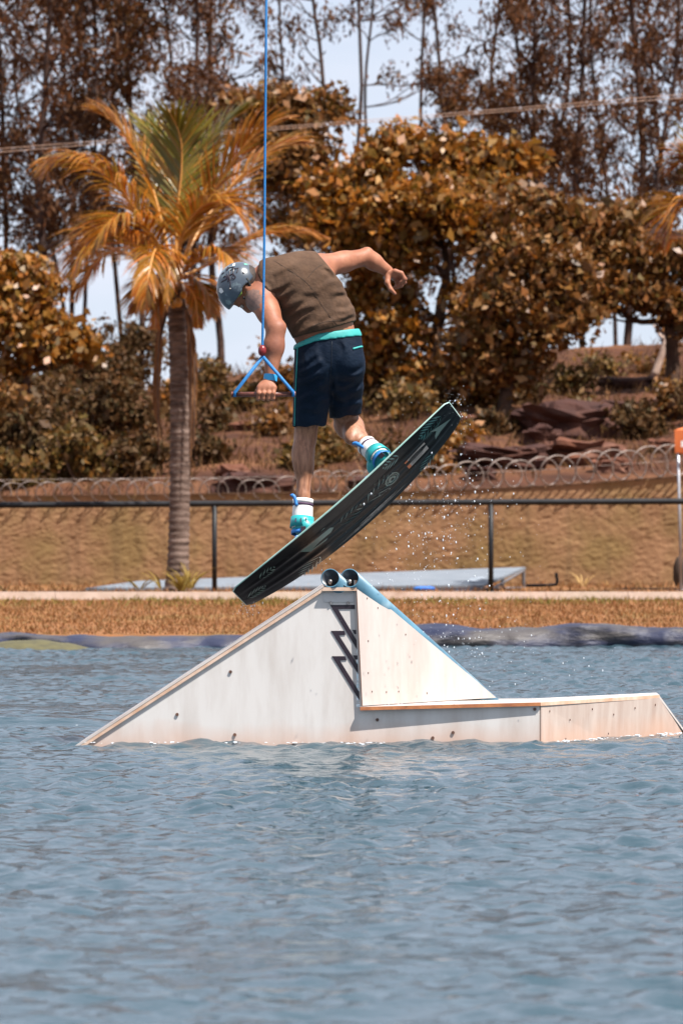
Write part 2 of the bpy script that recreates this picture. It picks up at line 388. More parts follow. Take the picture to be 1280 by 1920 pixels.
def make_razor():
    wm = mat('galvanised_wire', (.30, .24, .21), (.16, .12, .10), .5, 9, 2, 0, metal=.3)
    root = thing('razor_wire', (0, wy + .08, 1.7), 'coiled razor wire standing along the top of the brown wall', 'razor wire')
    step = .283; n = 0; x = -8.2
    while x < 8.2:
        t = wall_top(x); r = (.20 if x > .3 else .165) + .05 * nz(x * 1.9, 2) + (.012 * max(0, x - 1)); sag = .05 * nz(x * 2.7, 4) - (.10 if x < -.6 else 0)
        b = MB(); pts = []
        for k in range(25):                                 # one turn seen nearly side-on: wide at the top, crossing below
            a = math.pi * .5 + 2 * math.pi * k / 24; u = k / 24
            spread = .30 * (u - .5) * 2
            pts.append(Vector((x + math.cos(a) * r * .98 + spread * .34, wy - .03 + math.sin(a * 1.0 + 1.2) * r * .85, t + .01 + r + sag - math.sin(a) * r * (1.0 if math.sin(a) < 0 else .98))))
        b.tube(pts, .0105 if x > .2 else .0065, 5)
        for k in range(1, 24, 1):
            p = pts[k]; d = (pts[k + 1] - pts[k - 1]).normalized(); q = d.orthogonal().normalized()
            b.add([p + q * .012 + d * .006, p - q * .012 + d * .006, p - q * .026 - d * .018, p + q * .026 - d * .018], [(0, 1, 2, 3), (3, 2, 1, 0)])
        b.out('wire_loop', wm, root, True); n += 1; x += step * (1 + .35 * nz(x * 3, 7))
    b = MB()
    b.tube([Vector((x, wy + .08, wall_top(x) + .26 + .015 * nz(x * 2, 1))) for x in np.linspace(-9, 9, 40)], .004, 4)
    b.out('support_wire', wm, root)
make_razor()

# ---- hillside behind the wall
crest_pts = [(-1800, 800), (-400, 800), (0, 776), (200, 752), (450, 706), (700, 690), (1000, 664), (1280, 648), (1700, 640), (3000, 700)]
def crest_row(px):
    for (a, ya), (c, yc) in zip(crest_pts, crest_pts[1:]):
        if a <= px <= c: return ya + (yc - ya) * (px - a) / (c - a)
    return 800
HY = 112.0
def hill_z(x, y):
    px = x / y * F + 640; c = H - (crest_row(px) - CY) / F * HY
    base = 1.15 if y < 79 else 1.25
    t = (y - 79) / (HY - 79)
    if t < 0: return 1.0
    if t <= 1: z = base + (c - base) * (t ** .72)
    else: z = c - (y - HY) * .17
    bump = (.5 * nz(x * .28, y * .16, 1) + .22 * nz(x * .9, y * .5, 5) + .1 * nz(x * 2.3, y * 1.3, 9)) * min(1, max(0, t) * 4)
    return max(z + bump * .55, -1.0)
def ground_at(px, py, y0=80.0, y1=118.0):
    """the point of the hillside that a photo pixel shows"""
    y = y0
    while y < y1:
        p = P(px, py, y)
        if p.z <= hill_z(p.x, y): return p
        y += .4
    return P(px, py, y1 - 6)
def make_hill():
    xs = np.concatenate([np.arange(-60, -16, 2.0), np.arange(-16, 16, .2), np.arange(16, 60.1, 2.0)]); ys = np.concatenate([np.arange(77.3, 118, .3), np.arange(118, 175, 3.0)])
    V = np.array([(x, y, hill_z(x, y)) for y in ys for x in xs], dtype=np.float32); nx = len(xs); ny = len(ys)
    i = np.arange(ny - 1)[:, None] * nx + np.arange(nx - 1)[None]
    Q = np.stack([i, i + 1, i + nx + 1, i + nx], -1).reshape(-1, 4)
    m = mat('hill_soil', (.085, .033, .017), (.036, .015, .009), .95, .9, 6, .8, 6, .15, c3=(.14, .062, .029), c3scale=.5, c3lo=.45, c3hi=.7, bdist=.06)
    tag(obj('hill', V, Q, m, smooth=True), kind='structure')
make_hill()
V1, Q1 = blades(34000, -13, 13, 79.5, 113, lambda x, y: np.array([hill_z(a, c) for a, c in zip(x, y)]), .08, .34, .03, lambda x, y: np.clip(.45 + 2.4 * np_noise(x, y, 61, 3, .5), 0, 1), rng)
tag(obj('hill_grass', V1, Q1, leaf_mat('hill_dry_grass', [(.11, .052, .022), (.20, .105, .050), (.07, .031, .015), (.06, .038, .012), (.15, .062, .024)], .8, .2, .1)), kind='stuff')

# ---- red rocks on the hillside: every rock a thing
rock_m = [mat('dark_red_rock', (.050, .016, .010), (.026, .009, .007), .85, 1.6, 6, .9, 5, .3, c3=(.085, .032, .019), c3scale=1.3, c3lo=.5, c3hi=.7, bdist=.05),
          mat('red_brown_rock', (.13, .045, .022), (.070, .025, .014), .85, 1.6, 6, .9, 5, .3, c3=(.18, .085, .055), c3scale=1.3, c3lo=.5, c3hi=.7, bdist=.05)]
def rock(px, py, wpx, hpx, seed, mi, label, group='rocks on the hillside'):
    c = ground_at(px, py + hpx * .4); s = F / c.y; rw, rh = wpx / s / 2, hpx / s / 2
    n, m = 22, 14; V = []
    for j in range(m + 1):
        th = math.pi * j / m
        for k in range(n):
            a = 2 * math.pi * k / n; d = Vector((math.sin(th) * math.cos(a), math.sin(th) * math.sin(a), math.cos(th)))
            f = 1 + .55 * mnoise.noise(d * 1.5 + Vector((seed * 7.1, 0, 0))) + .36 * mnoise.noise(d * 4 + Vector((seed * 3.3, 5, 0)))
            q = abs(d.x) ** .7 * (1 if d.x > 0 else -1), abs(d.y) ** .8 * (1 if d.y > 0 else -1), abs(d.z) ** .7 * (1 if d.z > 0 else -1)
            st = .06 * math.floor(d.z * 4 + 1.5 * mnoise.noise(d * 2 + Vector((seed, 0, 0))))          # ledges
            V.append(c + Vector((q[0] * rw * f * (1 + st), q[1] * rw * .8 * f * (1 + st), q[2] * rh * f + rh * .35)))
    Fq = [(j * n + k, (j + 1) * n + k, (j + 1) * n + (k + 1) % n, j * n + (k + 1) % n) for j in range(m) for k in range(n)]
    o = obj('rock', V, Fq, rock_m[mi], loc=c, smooth=False); tag(o, label, 'rock', group)
for a in [(1065, 785, 187, 83, 1, 0, 'large dark red boulder with ledges below the big tree'),
          (1085, 845, 156, 62, 2, 1, 'rounded red brown boulder just under the large dark one'),
          (940, 852, 162, 54, 3, 0, 'low purple red boulder close above the razor wire'),
          (1190, 766, 162, 48, 4, 0, 'flat dark slab of rock high beside the leaning bare trunk'),
          (1180, 715, 112, 32, 5, 0, 'small flat dark rock at the foot of the leaning bare trunk'),
          (880, 790, 75, 48, 6, 1, 'orange brown rock beside the raised tip of the wakeboard'),
          (1010, 815, 75, 54, 7, 0, 'dark angular rock wedged left of the large boulder'),
          (480, 908, 137, 67, 8, 0, 'dark red boulder between the palm and the rider\'s lower leg'),
          (440, 885, 62, 35, 9, 1, 'small reddish rock on top of the boulder right of the palm'),
          (1150, 870, 75, 40, 10, 1, 'squat reddish rock behind the tall wire loops at the right'),
          (470, 798, 75, 27, 11, 1, 'small pale red rock half buried left of the shorts'),
          (900, 885, 57, 35, 12, 0, 'small dark rock right behind the wire above the fence post'),
          (690, 905, 62, 32, 13, 0, 'dark rock peeping over the wall beside the raised boot'),
          (1240, 835, 50, 40, 14, 1, 'brown rock at the back next to the orange canopy')]: rock(*a)

# ---- a stored ramp section lying behind the fence
def make_slab():
    d0, d1 = 69.5, 73.0; hz = .30
    nl, nr, fr, fl = P(158, 1103, d0), P(905, 1097, d0), P(985, 1063, d1), P(262, 1089, d1)
    sm = mat('faded_white_deck', (.155, .175, .20), (.12, .14, .165), .85, 4, 5, .15, c3=(.11, .12, .135), c3scale=1.4, c3lo=.58, c3hi=.75)
    sd = mat('blue_grey_skirt', (.15, .18, .24), (.10, .12, .16), .6, 5, 4)
    st = mat('weathered_strut', (.17, .16, .16), (.08, .08, .09), .6, 6, 4)
    root = thing('stored_ramp', (nl + nr) / 2 * 1.0, 'long pale wedge shaped ramp section stored on the ground behind the fence', 'ramp')
    MB().prism([nl, nr, fr, fl], (0, 0, -.035)).out('deck_board', sm, root)
    dn = Vector((0, -.02, -.038)); b = MB()
    lowl, lowr = Vector((nl.x, nl.y + .01, hz - .02)), Vector((nr.x, nr.y + .01, hz - .02))
    b.prism([lowl, lowr, nr + Vector((0, .01, -.037)), nl + Vector((0, .01, -.037))], (0, .03, 0)).out('front_skirt', sd, root)
    for t in (0, .5, 1):
        p = nr.lerp(fr, t); b = MB(); b.tube([p - Vector((.03, 0, .03)), (p.x - .03, p.y, hz - .05)], .025, 8); b.out('leg', st, root)
    b = MB(); b.tube([nr - Vector((.02, -.02, .05)), Vector((fr.x - .02, fr.y, hz))], .018, 6); b.tube([fr - Vector((.02, 0, .05)), Vector((nr.x + .1, nr.y, hz))], .018, 6); b.out('brace', st, root)
    # faded mark painted on the deck: a ring with three bars
    dk = mat('faded_print', (.22, .26, .31), (.32, .36, .41), .7, 12)
    def on(u, v): return nl.lerp(nr, u).lerp(fl.lerp(fr, u), v) + Vector((0, 0, .004))
    b = MB(); ring = []
    for k in range(24):
        a = 2 * math.pi * k / 24; ring.append((on(.875 + .035 * math.cos(a), .62 + .16 * math.sin(a)), on(.875 + .027 * math.cos(a), .62 + .11 * math.sin(a))))
    for k in range(20): b.add([ring[k][0], ring[k + 1][0], ring[k + 1][1], ring[k][1]], [(0, 1, 2, 3)])
    b.out('printed_ring', dk, root)
    for v in (.22, .30, .38): b = MB(); b.add([on(.93, v), on(.96, v), on(.96, v + .05), on(.93, v + .05)], [(0, 1, 2, 3)]); b.out('printed_bar', dk, root)
    # black bent pipe lying at its end, blue rag in front
    b = MB(); g = .33
    q = [P(985, 1098, 70.5), P(1035, 1097, 70.5), P(1044, 1092, 70.5), P(1042, 1074, 70.5)]
    b.tube(bez([(v.x, v.y, max(v.z, g)) for v in q], 12), .022, 8); tag(b.out('bent_pipe', fm, None, True, loc=(q[1].x, 70.5, g)), 'black bent pipe lying past the end of the stored ramp', 'pipe')
    b = MB(); c = P(795, 1108, 69.0); c.z = .33
    for k in range(3): b.ball(c + Vector((.05 * (k - 1), .02 * k, .0)), .07, 8, 6, (1.5, .8, .45))
    tag(b.out('blue_rag', mat('blue_cloth', (.03, .17, .55), (.02, .1, .4), .8, 12), None, True, loc=c), 'crumpled bright blue cloth on the grass before the stored ramp', 'cloth')
make_slab()

# ---- orange pop-up canopy at the right edge
def make_canopy():
    d = 70.0; cx = P(1265, 0, d).x; w = 3.0
    om = mat('orange_canvas', (.62, .16, .035), (.52, .12, .03), .7, 2, 4, .3, 8); wm = mat('white_print', (.8, .74, .7), None, .7)
    pm = mat('canopy_pole_metal', (.42, .43, .46), (.30, .31, .34), .4, 6, 3, 0, metal=.5)
    root = thing('pop_up_canopy', (cx + w / 2, d + w / 2, .29), 'orange pop up canopy on grey poles at the right edge', 'canopy')
    zt = P(0, 806, d).z; zb = P(0, 849, d).z; peak = Vector((cx + w / 2, d + w / 2, zt + .85))
    ux, uy = math.cos(.2) * w, math.sin(.2) * w
    cs = [Vector((cx, d, zt)), Vector((cx + ux, d - uy, zt)), Vector((cx + ux + uy, d - uy + ux, zt)), Vector((cx + uy, d + ux, zt))]
    peak = Vector((cx + (ux + uy) / 2, d + (ux - uy) / 2, zt + .85))
    b = MB()
    for i in range(4):
        a, c = cs[i], cs[(i + 1) % 4]; m = (a + c) / 2 - Vector((0, 0, .03))
        n1 = [a.lerp(peak, t) - Vector((0, 0, .10 * math.sin(math.pi * t))) for t in np.linspace(0, 1, 6)]
        n2 = [c.lerp(peak, t) - Vector((0, 0, .10 * math.sin(math.pi * t))) for t in np.linspace(0, 1, 6)]
        for k in range(5): b.add([n1[k], n2[k], n2[k + 1], n1[k + 1]], [(0, 1, 2, 3)])
    b.out('roof_fabric', om, root, True)
    for i in range(4):
        a, c = cs[i], cs[(i + 1) % 4]; dirv = (c - a).normalized(); nrm = Vector((dirv.y, -dirv.x, 0)); b = MB(); V = []
        for k in range(31):
            t = k / 30; p = a.lerp(c, t)
            for j in range(5): V.append(p + Vector((0, 0, (zb - zt) * j / 4)) + nrm * (.03 * math.sin(t * 40 + j * .8) * (j / 4) + .01))
        b.add(V, [(k * 5 + j, k * 5 + j + 1, k * 5 + j + 6, k * 5 + j + 5) for k in range(30) for j in range(4)])
        v = b.out('valance', om, root, True)
        if i == 0:
            b = MB(); z0 = zt - .20
            for k in range(5): b.add([a + dirv * (q + k * .55) + nrm * .05 + Vector((0, 0, z0 - zt + h_)) for q, h_ in ((.09, -.045), (.42, -.045), (.42, .045), (.09, .045))], [(0, 1, 2, 3)])
            b.out('white_band', wm, v)
    for i, p in enumerate(cs):
        b = MB(); lean = .05 if i == 0 else 0
        q = p + (Vector((peak.x, peak.y, p.z)) - p).normalized() * .05
        b.tube([(q.x + lean, q.y, .28), (q.x, q.y, zt - .02)], .021, 8); b.tube([(q.x + lean, q.y, .28), (q.x + lean, q.y, .30)], .06, 10)
        b.out('pole', pm, root, True)
    c = P(1273, 1085, 75.5); b = MB()  # dark rounded blob of unknown kind, two stretched balls
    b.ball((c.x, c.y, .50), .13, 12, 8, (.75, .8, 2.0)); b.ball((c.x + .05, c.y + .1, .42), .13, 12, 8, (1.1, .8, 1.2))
    tag(b.out('dark_blob', mat('matt_dark_brown', (.045, .026, .015), (.03, .018, .011), .95, 12, 4, .4), None, True, loc=(c.x, c.y, .3)), 'tall dark brown blob at the foot of the wall behind the canopy pole', 'blob')
make_canopy()

# ---- overhead cable pair across the trees
cm = mat('steel_cable', (.50, .33, .24), (.4, .26, .19), .5, 20, 2, 0, metal=.3)
for k, (off, lab) in enumerate(((0, 'upper strand of the thin overhead cable pair crossing the trees'), (4.5, 'lower strand of the thin overhead cable pair crossing the trees'))):
    b = MB(); b.tube([P(px, 279 - 102 * (px / 1280) + off + (k - .5) * 5e-7 * (px - 640) ** 2 * 10, 80) for px in np.linspace(-1200, 2500, 24)], .0048, 5)
    tag(b.out('overhead_cable', cm, None, True, loc=P(640, 228 + off, 80)), lab, 'cable', 'overhead cables')
# ================================================================== VEGETATION
def leaf_cloud(centers, n_per, rad, size, r, droop=0.0, aspect=.45, flat=.8):
    """leaf-sized folded faces gathered in clumps round the centres"""
    c = np.repeat(np.asarray(centers, dtype=np.float32), n_per, 0); n = len(c)
    off = r.normal(0, 1, (n, 3)) * np.array([rad, rad, rad * flat]) * .6
    p = c + off; s = size * r.lognormal(0, .33, n)[:, None]
    d = r.normal(0, 1, (n, 3)); d[:, 2] -= droop * 1.6; d /= np.linalg.norm(d, axis=1)[:, None] + 1e-6
    q = r.normal(0, 1, (n, 3)); q[:, 2] += .3; w = np.cross(d, q); w /= np.linalg.norm(w, axis=1)[:, None] + 1e-6
    nn = np.cross(w, d)
    V = np.empty((n, 4, 3), dtype=np.float32)
    V[:, 0] = p - d * s * .5; V[:, 2] = p + d * s * .5 - nn * s * .12
    V[:, 1] = p + w * s * aspect * .5 + nn * s * .10; V[:, 3] = p - w * s * aspect * .5 + nn * s * .10
    return V.reshape(-1, 3), np.arange(n * 4).reshape(-1, 4)
def blob_centers(blobs, d, r, thin=.55):
    out = []; groups = []
    for (px, py, rx, ry, dd, n) in blobs:
        c = P(px, py, d + dd); s = F / (d + dd); rr = np.array([rx / s, max(rx, ry) / s * .8, ry / s])
        u = r.normal(0, 1, (n, 3)); u /= np.linalg.norm(u, axis=1)[:, None]; u *= (r.random(n) ** thin)[:, None]
        pts = np.array(c) + u * rr; out.append(pts); groups.append((c, pts))
    return np.concatenate(out), groups
def woody(b, start, target, r0, r1, r, kink=.12, n=7, sides=6):
    start, target = Vector(start), Vector(target); L = (target - start).length; pts = []
    j = [Vector(r.normal(0, 1, 3)) * L * kink * .35 for _ in range(3)]
    path = bez([start, start.lerp(target, .33) + j[0] - Vector((0, 0, .04 * L)), start.lerp(target, .68) + j[1], target], n)
    b.tube(path, [r0 + (r1 - r0) * i / n for i in range(n + 1)], sides)
    return path
def tree(name, label, cat, base, trunk, blobs, d, wood, leaf, r, leaf_size=.16, n_per=26, clump=.28, droop=.2, aspect=.5, group=None, twigs=3, limb=.5, crown_name='crown'):
    """base (px, py) and trunk [(px, py, width_px)...] seen at distance d; blobs are foliage masses in the same units"""
    s = F / d; tp = [P(x, y, d) for x, y, w in trunk]; tw = [w / s / 2 for x, y, w in trunk]
    root = thing(name, tp[0], label, cat, group)
    cen, groups = blob_centers(blobs, d, r)
    b = MB(); n = 4 * (len(tp) - 1); path = bez(tp, n); rad = [float(np.interp(i / n * (len(tp) - 1), range(len(tp)), tw)) for i in range(n + 1)]
    path = [p + Vector((.35 * rad[i] * nz(i * .9, tp[0].x), .5 * nz(i * .5, tp[0].x + 3) * min(1, i / 3) * .4, 0)) for i, p in enumerate(path)]
    b.tube(path, rad, 9)
    for c, pts in groups:
        below = [i for i, p in enumerate(path) if p.z < c.z - .1 * abs(c.x - p.x) - .2] or [0]
        i = min(below, key=lambda i: (path[i] - c).length + .0 * i); r0 = min(rad[i] * .72, .02 + .035 * (path[i] - c).length) * (limb / .5)
        lp = woody(b, path[i], c, r0, max(.012, r0 * .4), r)
        for k in r.choice(len(pts), min(twigs, len(pts)), replace=False):
            woody(b, lp[r.integers(2, 6)], pts[k], max(.012, r0 * .4), .007, r, .15, 5, 4)
    b.out('trunk', wood, root, True)
    V, Q = leaf_cloud(cen, n_per, clump, leaf_size, r, droop, aspect)
    obj(crown_name, V, Q, leaf, root)
    return root

bark_dark = mat('eucalypt_bark', (.070, .038, .028), (.032, .019, .016), .9, 3, 5, .6, 10, .2, stretch=(1, 1, .25), c3=(.13, .08, .06), c3scale=1.2, c3lo=.55, c3hi=.75)
bark_mid = mat('tree_bark', (.085, .045, .028), (.04, .024, .017), .9, 5, 5, .7, 14, .2)
leaf_euc = leaf_mat('eucalypt_leaf', [(0.0440, 0.0160, 0.0072), (0.0960, 0.0336, 0.0112), (0.0680, 0.0288, 0.0104), (0.1360, 0.0496, 0.0160), (0.0560, 0.0240, 0.0112), (0.1600, 0.0800, 0.0400)], .6, .3, .15)
leaf_euc2 = leaf_mat('eucalypt_leaf_rust', [(0.0880, 0.0304, 0.0096), (0.1520, 0.0512, 0.0128), (0.0600, 0.0256, 0.0088), (0.1120, 0.0512, 0.0128), (0.1920, 0.0960, 0.0440)], .6, .3, .15)
leaf_orange = leaf_mat('orange_leaf', [(0.2072, 0.0679, 0.0071), (0.3315, 0.1079, 0.0094), (0.1326, 0.0759, 0.0083), (0.3812, 0.1598, 0.0326), (0.2321, 0.0799, 0.0083), (0.0829, 0.0496, 0.0077), (0.4310, 0.2398, 0.0829)], .42, .32, .4)
leaf_brown = leaf_mat('brown_leaf', [(0.1354, 0.0505, 0.0095), (0.2138, 0.0842, 0.0179), (0.0855, 0.0539, 0.0090), (0.2994, 0.1548, 0.0581), (0.1711, 0.0606, 0.0116), (0.0570, 0.0310, 0.0069), (0.2566, 0.0875, 0.0158)], .44, .28, .35)
leaf_olive = leaf_mat('olive_leaf', [(0.0816, 0.0544, 0.0122), (0.1360, 0.0782, 0.0204), (0.0476, 0.0354, 0.0088), (0.2040, 0.1224, 0.0578), (0.1496, 0.0714, 0.0170), (0.1768, 0.0748, 0.0136)], .55, .28, .15)

# ---- tall eucalypts on the hill behind
def clear_sky(px, py):
    """how open the stand of trees is at a place, 0 dense .. 1 open"""
    z = 0.0
    for (x0, y0, x1, y1, v) in ((570, -400, 800, 300, .97), (425, -400, 600, 160, .78), (0, 30, 110, 250, .55), (350, 40, 440, 190, .40), (810, -400, 940, 110, .35),
                                (860, 240, 1010, 300, .35), (690, 230, 900, 260, .5), (20, 290, 90, 330, .5), (990, 380, 1090, 640, .55), (230, 120, 290, 230, .3), (1110, 20, 1180, 300, .3),
                                (-400, 470, 700, 760, .93), (700, 520, 1700, 760, .9), (540, 160, 760, 400, .85), (980, 170, 1060, 300, .25)):
        if x0 <= px <= x1 and y0 <= py <= y1: z = max(z, v)
    return z
euc_r = np.random.default_rng(77)
euc = [  # base px, top px at row 0, width, distance, style words
    (16, -8, 11, 122, 'thin'), (96, 84, 16, 118, 'thick straight'), (120, 40, 9, 126, 'thin leaning'), (148, 118, 11, 132, 'slim'), (163, 168, 9, 121, 'slender'),
    (235, 205, 10, 128, 'thin'), (262, 250, 13, 119, 'stout'), (300, 318, 9, 131, 'slender'), (372, 352, 12, 117, 'straight'), (412, 398, 15, 123, 'thick'),
    (520, 540, 8, 129, 'slim'), (594, 586, 11, 125, 'straight'), (683, 662, 10, 120, 'forked'), (692, 700, 8, 120.6, 'slender'), (716, 812, 9, 127, 'leaning'),
    (880, 806, 10, 124, 'slanting'), (918, 924, 9, 130, 'thin straight'), (1020, 1012, 12, 121, 'straight'), (1058, 960, 9, 126, 'leaning'), (1050, 1052, 11, 133, 'slim'),
    (1102, 1086, 13, 119, 'stout'), (1150, 1120, 9, 128, 'thin'), (1190, 1186, 17, 122, 'thick'), (1232, 1250, 12, 117, 'straight'), (1268, 1216, 9, 131, 'slender leaning'), (1330, 1300, 13, 124, 'tall'),
    (-60, -70, 13, 124, 'tall'), (1400, 1420, 12, 120, 'tall'), (-150, -135, 12, 122, 'out'), (-235, -250, 13, 126, 'out'), (-320, -300, 12, 121, 'out'), (1480, 1465, 12, 123, 'out'), (1560, 1580, 13, 120, 'out'), (1650, 1640, 12, 125, 'out')]
euc_label = [
    'thin eucalypt at the left edge with sparse dark leaves', 'thick straight eucalypt trunk standing left of the palm crown', 'thin eucalypt leaning left across the gap of sky at upper left',
    'slim eucalypt just right of the thick straight left trunk', 'slender pale eucalypt left of the palm with bare lower trunk', 'thin eucalypt directly behind the palm fronds on their left',
    'stout dark eucalypt rising behind the middle of the palm', 'slender eucalypt half hidden behind the palm trunk', 'straight eucalypt whose bare trunk shows right of the palm trunk',
    'thick eucalypt left of the rider\'s helmet with brown trunk', 'slim eucalypt behind the blue tow rope', 'straight eucalypt with few leaves right of the tow rope',
    'taller stem of the bare eucalypt pair in the open sky', 'slender shorter stem of the bare eucalypt pair in the open sky', 'leaning bare eucalypt slanting right into the open sky',
    'slanting eucalypt with drooping rusty tufts right of the open sky', 'thin straight eucalypt above the top of the big orange tree', 'straight dark eucalypt where the orange tree ends at right',
    'leaning eucalypt crossing behind two straight trunks at right', 'slim far eucalypt beside the bright gap at right', 'stout eucalypt with a long bare trunk right of the bright gap',
    'thin eucalypt left of the thickest trunk at the right', 'thickest pale eucalypt trunk near the right edge', 'straight eucalypt just right of the thickest pale trunk',
    'slender eucalypt leaning left at the right edge', 'tall eucalypt cut by the right edge of the view', 'tall eucalypt beyond the left edge of the view', 'tall eucalypt beyond the right edge of the view'] + ['eucalypt outside the left edge, nearest of the three out there', 'eucalypt outside the left edge, middle of the three out there', 'eucalypt outside the left edge, farthest out of the three', 'eucalypt outside the right edge, nearest of the three out there', 'eucalypt outside the right edge, middle of the three out there', 'eucalypt outside the right edge, farthest out of the three']
for i, (bx, tx, w, d, st) in enumerate(euc):
    r = np.random.default_rng(300 + i)
    xb = lambda y: bx + (tx - bx) * (760 - y) / 760 + (9 + 5 * (i % 3)) * math.sin(y * (.005 + .0012 * (i % 4)) + i * 1.7)
    trunk = [(xb(y) + (0 if y > 500 else r.normal(0, 4)), y, w * (.38 + .62 * max(0, (y + 420)) / 1200)) for y in (790, 640, 480, 320, 160, 0, -120, -230)]
    blobs = []
    for k in range(190):
        py = r.uniform(-190, 560); px = xb(py) + r.normal(0, 52)
        if px < -420 or px > 1760 or len(blobs) >= (52 if bx < 440 else 34 if -40 < bx < 1300 else 10): continue
        if r.random() < clear_sky(px, py): continue
        if r.random() < max(0, (py - 380) / 260): continue
        sz = r.uniform(10, 24); blobs.append((px, py, sz, sz * r.uniform(1.2, 3.0), r.normal(0, 1.3), int(r.integers(4, 9))))
    if len(blobs) < 4:
        for k in range(5): py = r.uniform(-250, 300); blobs.append((xb(py) + r.normal(0, 40), py, 15, 22, 0, 5))
    for k in range(int(r.integers(1, 4))):                                       # forks that end in thin tufts
        sd = r.choice((-1, 1)); fy = r.uniform(-150, 40); blobs.append((xb(fy) + sd * r.uniform(28, 95), fy, 9, 20, r.normal(0, .6), 3))
    tree('eucalypt_tree', euc_label[i], 'tree', None, trunk, blobs, d, bark_dark, leaf_euc if i % 3 else leaf_euc2, r, .145, 17, .33, .9, .34, 'eucalypts on the hill', 2, .34)

# ---- broad orange brown trees in front of them
rt = np.random.default_rng(5)
def blobs_fill(lst, mul=.78): return [(x, y, rx, ry, dd, max(4, int(n * mul))) for (x, y, rx, ry, dd, n) in lst]
tree('broad_tree', 'large broad orange brown tree right of the rider', 'tree', None,
     [(800, 800, 34), (806, 720, 28), (815, 640, 24), (830, 560, 20), (838, 500, 15), (820, 420, 11), (800, 340, 7)],
     blobs_fill([(755, 268, 62, 34, .3, 46), (695, 315, 56, 34, 0, 38), (850, 290, 74, 44, .5, 56), (940, 292, 48, 32, .4, 34), (625, 352, 52, 46, 0, 46), (612, 412, 40, 36, -.3, 30),
      (720, 390, 84, 62, -.4, 84), (822, 380, 82, 52, -.6, 72), (910, 352, 62, 34, .2, 40), (690, 470, 62, 46, -.3, 48), (770, 470, 40, 36, -.6, 26), (905, 430, 76, 54, -.7, 70),
      (752, 620, 52, 40, -.4, 30), (690, 560, 48, 52, .2, 32), (760, 560, 46, 26, .4, 14), (700, 660, 60, 60, .3, 46), (775, 700, 60, 46, -.2, 36), (880, 560, 44, 46, -.5, 34), (990, 308, 26, 14, .4, 9)]),
     96, bark_mid, leaf_orange, rt, .175, 28, .28, .25, .62, None, 3, .6)
tree('broad_tree', 'round topped brown tree at right behind the raised board tip', 'tree', None,
     [(945, 800, 30), (948, 740, 26), (955, 660, 22), (965, 590, 18), (985, 500, 13), (1000, 430, 9)],
     blobs_fill([(985, 395, 62, 34, 0, 52), (1060, 425, 54, 40, .2, 46), (960, 470, 84, 50, -.3, 84), (1050, 510, 72, 54, -.3, 76), (935, 550, 66, 52, -.4, 66), (1010, 600, 70, 54, -.4, 72), (900, 640, 64, 46, -.2, 56), (970, 680, 62, 44, 0, 52), (1075, 585, 46, 40, .2, 32), (860, 690, 50, 40, -.2, 34)]),
     93, bark_mid, leaf_brown, rt, .152, 30, .27, .25, .6, None, 3, .6)
tree('broad_tree', 'brown spreading tree beside the right edge with sky under its crown', 'tree', None,
     [(1264, 780, 34), (1262, 700, 28), (1255, 620, 22), (1240, 540, 16), (1215, 470, 10)],
     blobs_fill([(1130, 410, 46, 30, 0, 30), (1195, 410, 52, 34, .2, 40), (1120, 470, 58, 44, 0, 48), (1200, 480, 62, 46, -.2, 60), (1270, 470, 50, 60, -.2, 44), (1150, 535, 62, 34, -.3, 46), (1240, 560, 56, 40, -.3, 44), (1330, 500, 60, 70, 0, 40), (1105, 560, 34, 30, 0, 18), (1290, 600, 40, 40, 0, 22), (1390, 430, 60, 60, 0, 36)]),
     98, bark_mid, leaf_brown, rt, .152, 30, .28, .3, .6, None, 3, .5)
tree('broad_tree', 'brown glossy leaved tree between the palm and the big orange tree', 'tree', None,
     [(560, 760, 20), (565, 640, 17), (575, 500, 14), (585, 380, 11), (590, 260, 7)],
     blobs_fill([(590, 205, 62, 40, 0, 46), (520, 195, 50, 36, 0, 34), (560, 270, 62, 38, -.2, 40), (520, 330, 50, 44, -.2, 34), (590, 350, 44, 34, 0, 22), (545, 420, 44, 36, 0, 22), (480, 260, 40, 40, 0, 22), (460, 190, 40, 24, 0, 14)]),
     102, bark_mid, leaf_brown, rt, .152, 27, .29, .3, .6, None, 3, .45)
tree('broad_tree', 'orange leaved tree at the left edge below the palm fronds', 'tree', None,
     [(40, 860, 30), (44, 780, 26), (46, 700, 22), (40, 620, 17), (30, 540, 11)],
     blobs_fill([(22, 515, 60, 34, 0, 54), (70, 545, 48, 36, -.2, 40), (10, 590, 60, 46, -.3, 56), (95, 605, 40, 34, -.2, 32), (60, 645, 62, 34, -.3, 48), (130, 640, 40, 26, 0, 24), (-60, 560, 60, 60, 0, 44), (165, 650, 34, 22, 0, 16), (20, 690, 40, 30, 0, 14)]),
     90, bark_mid, leaf_orange, rt, .15, 30, .26, .25, .62, None, 3, .5)
leaf_scrub = leaf_mat('scrub_leaf', [(0.0490, 0.0238, 0.0084), (0.0910, 0.0434, 0.0140), (0.0350, 0.0252, 0.0077), (0.1400, 0.0805, 0.0385), (0.0700, 0.0315, 0.0098), (0.1050, 0.0420, 0.0112)], .55, .25, .15)
tree('broad_tree', 'brown broad tree out beyond the left edge of the hillside view', 'tree', None, [(-190, 850, 30), (-190, 760, 26), (-200, 660, 20), (-210, 560, 12)],
     blobs_fill([(-200, 480, 80, 60, 0, 60), (-130, 540, 60, 50, 0, 40), (-270, 560, 70, 56, 0, 46), (-200, 610, 90, 50, -.3, 60)]), 94, bark_mid, leaf_brown, rt, .155, 24, .28, .3, .6, None, 3, .5)
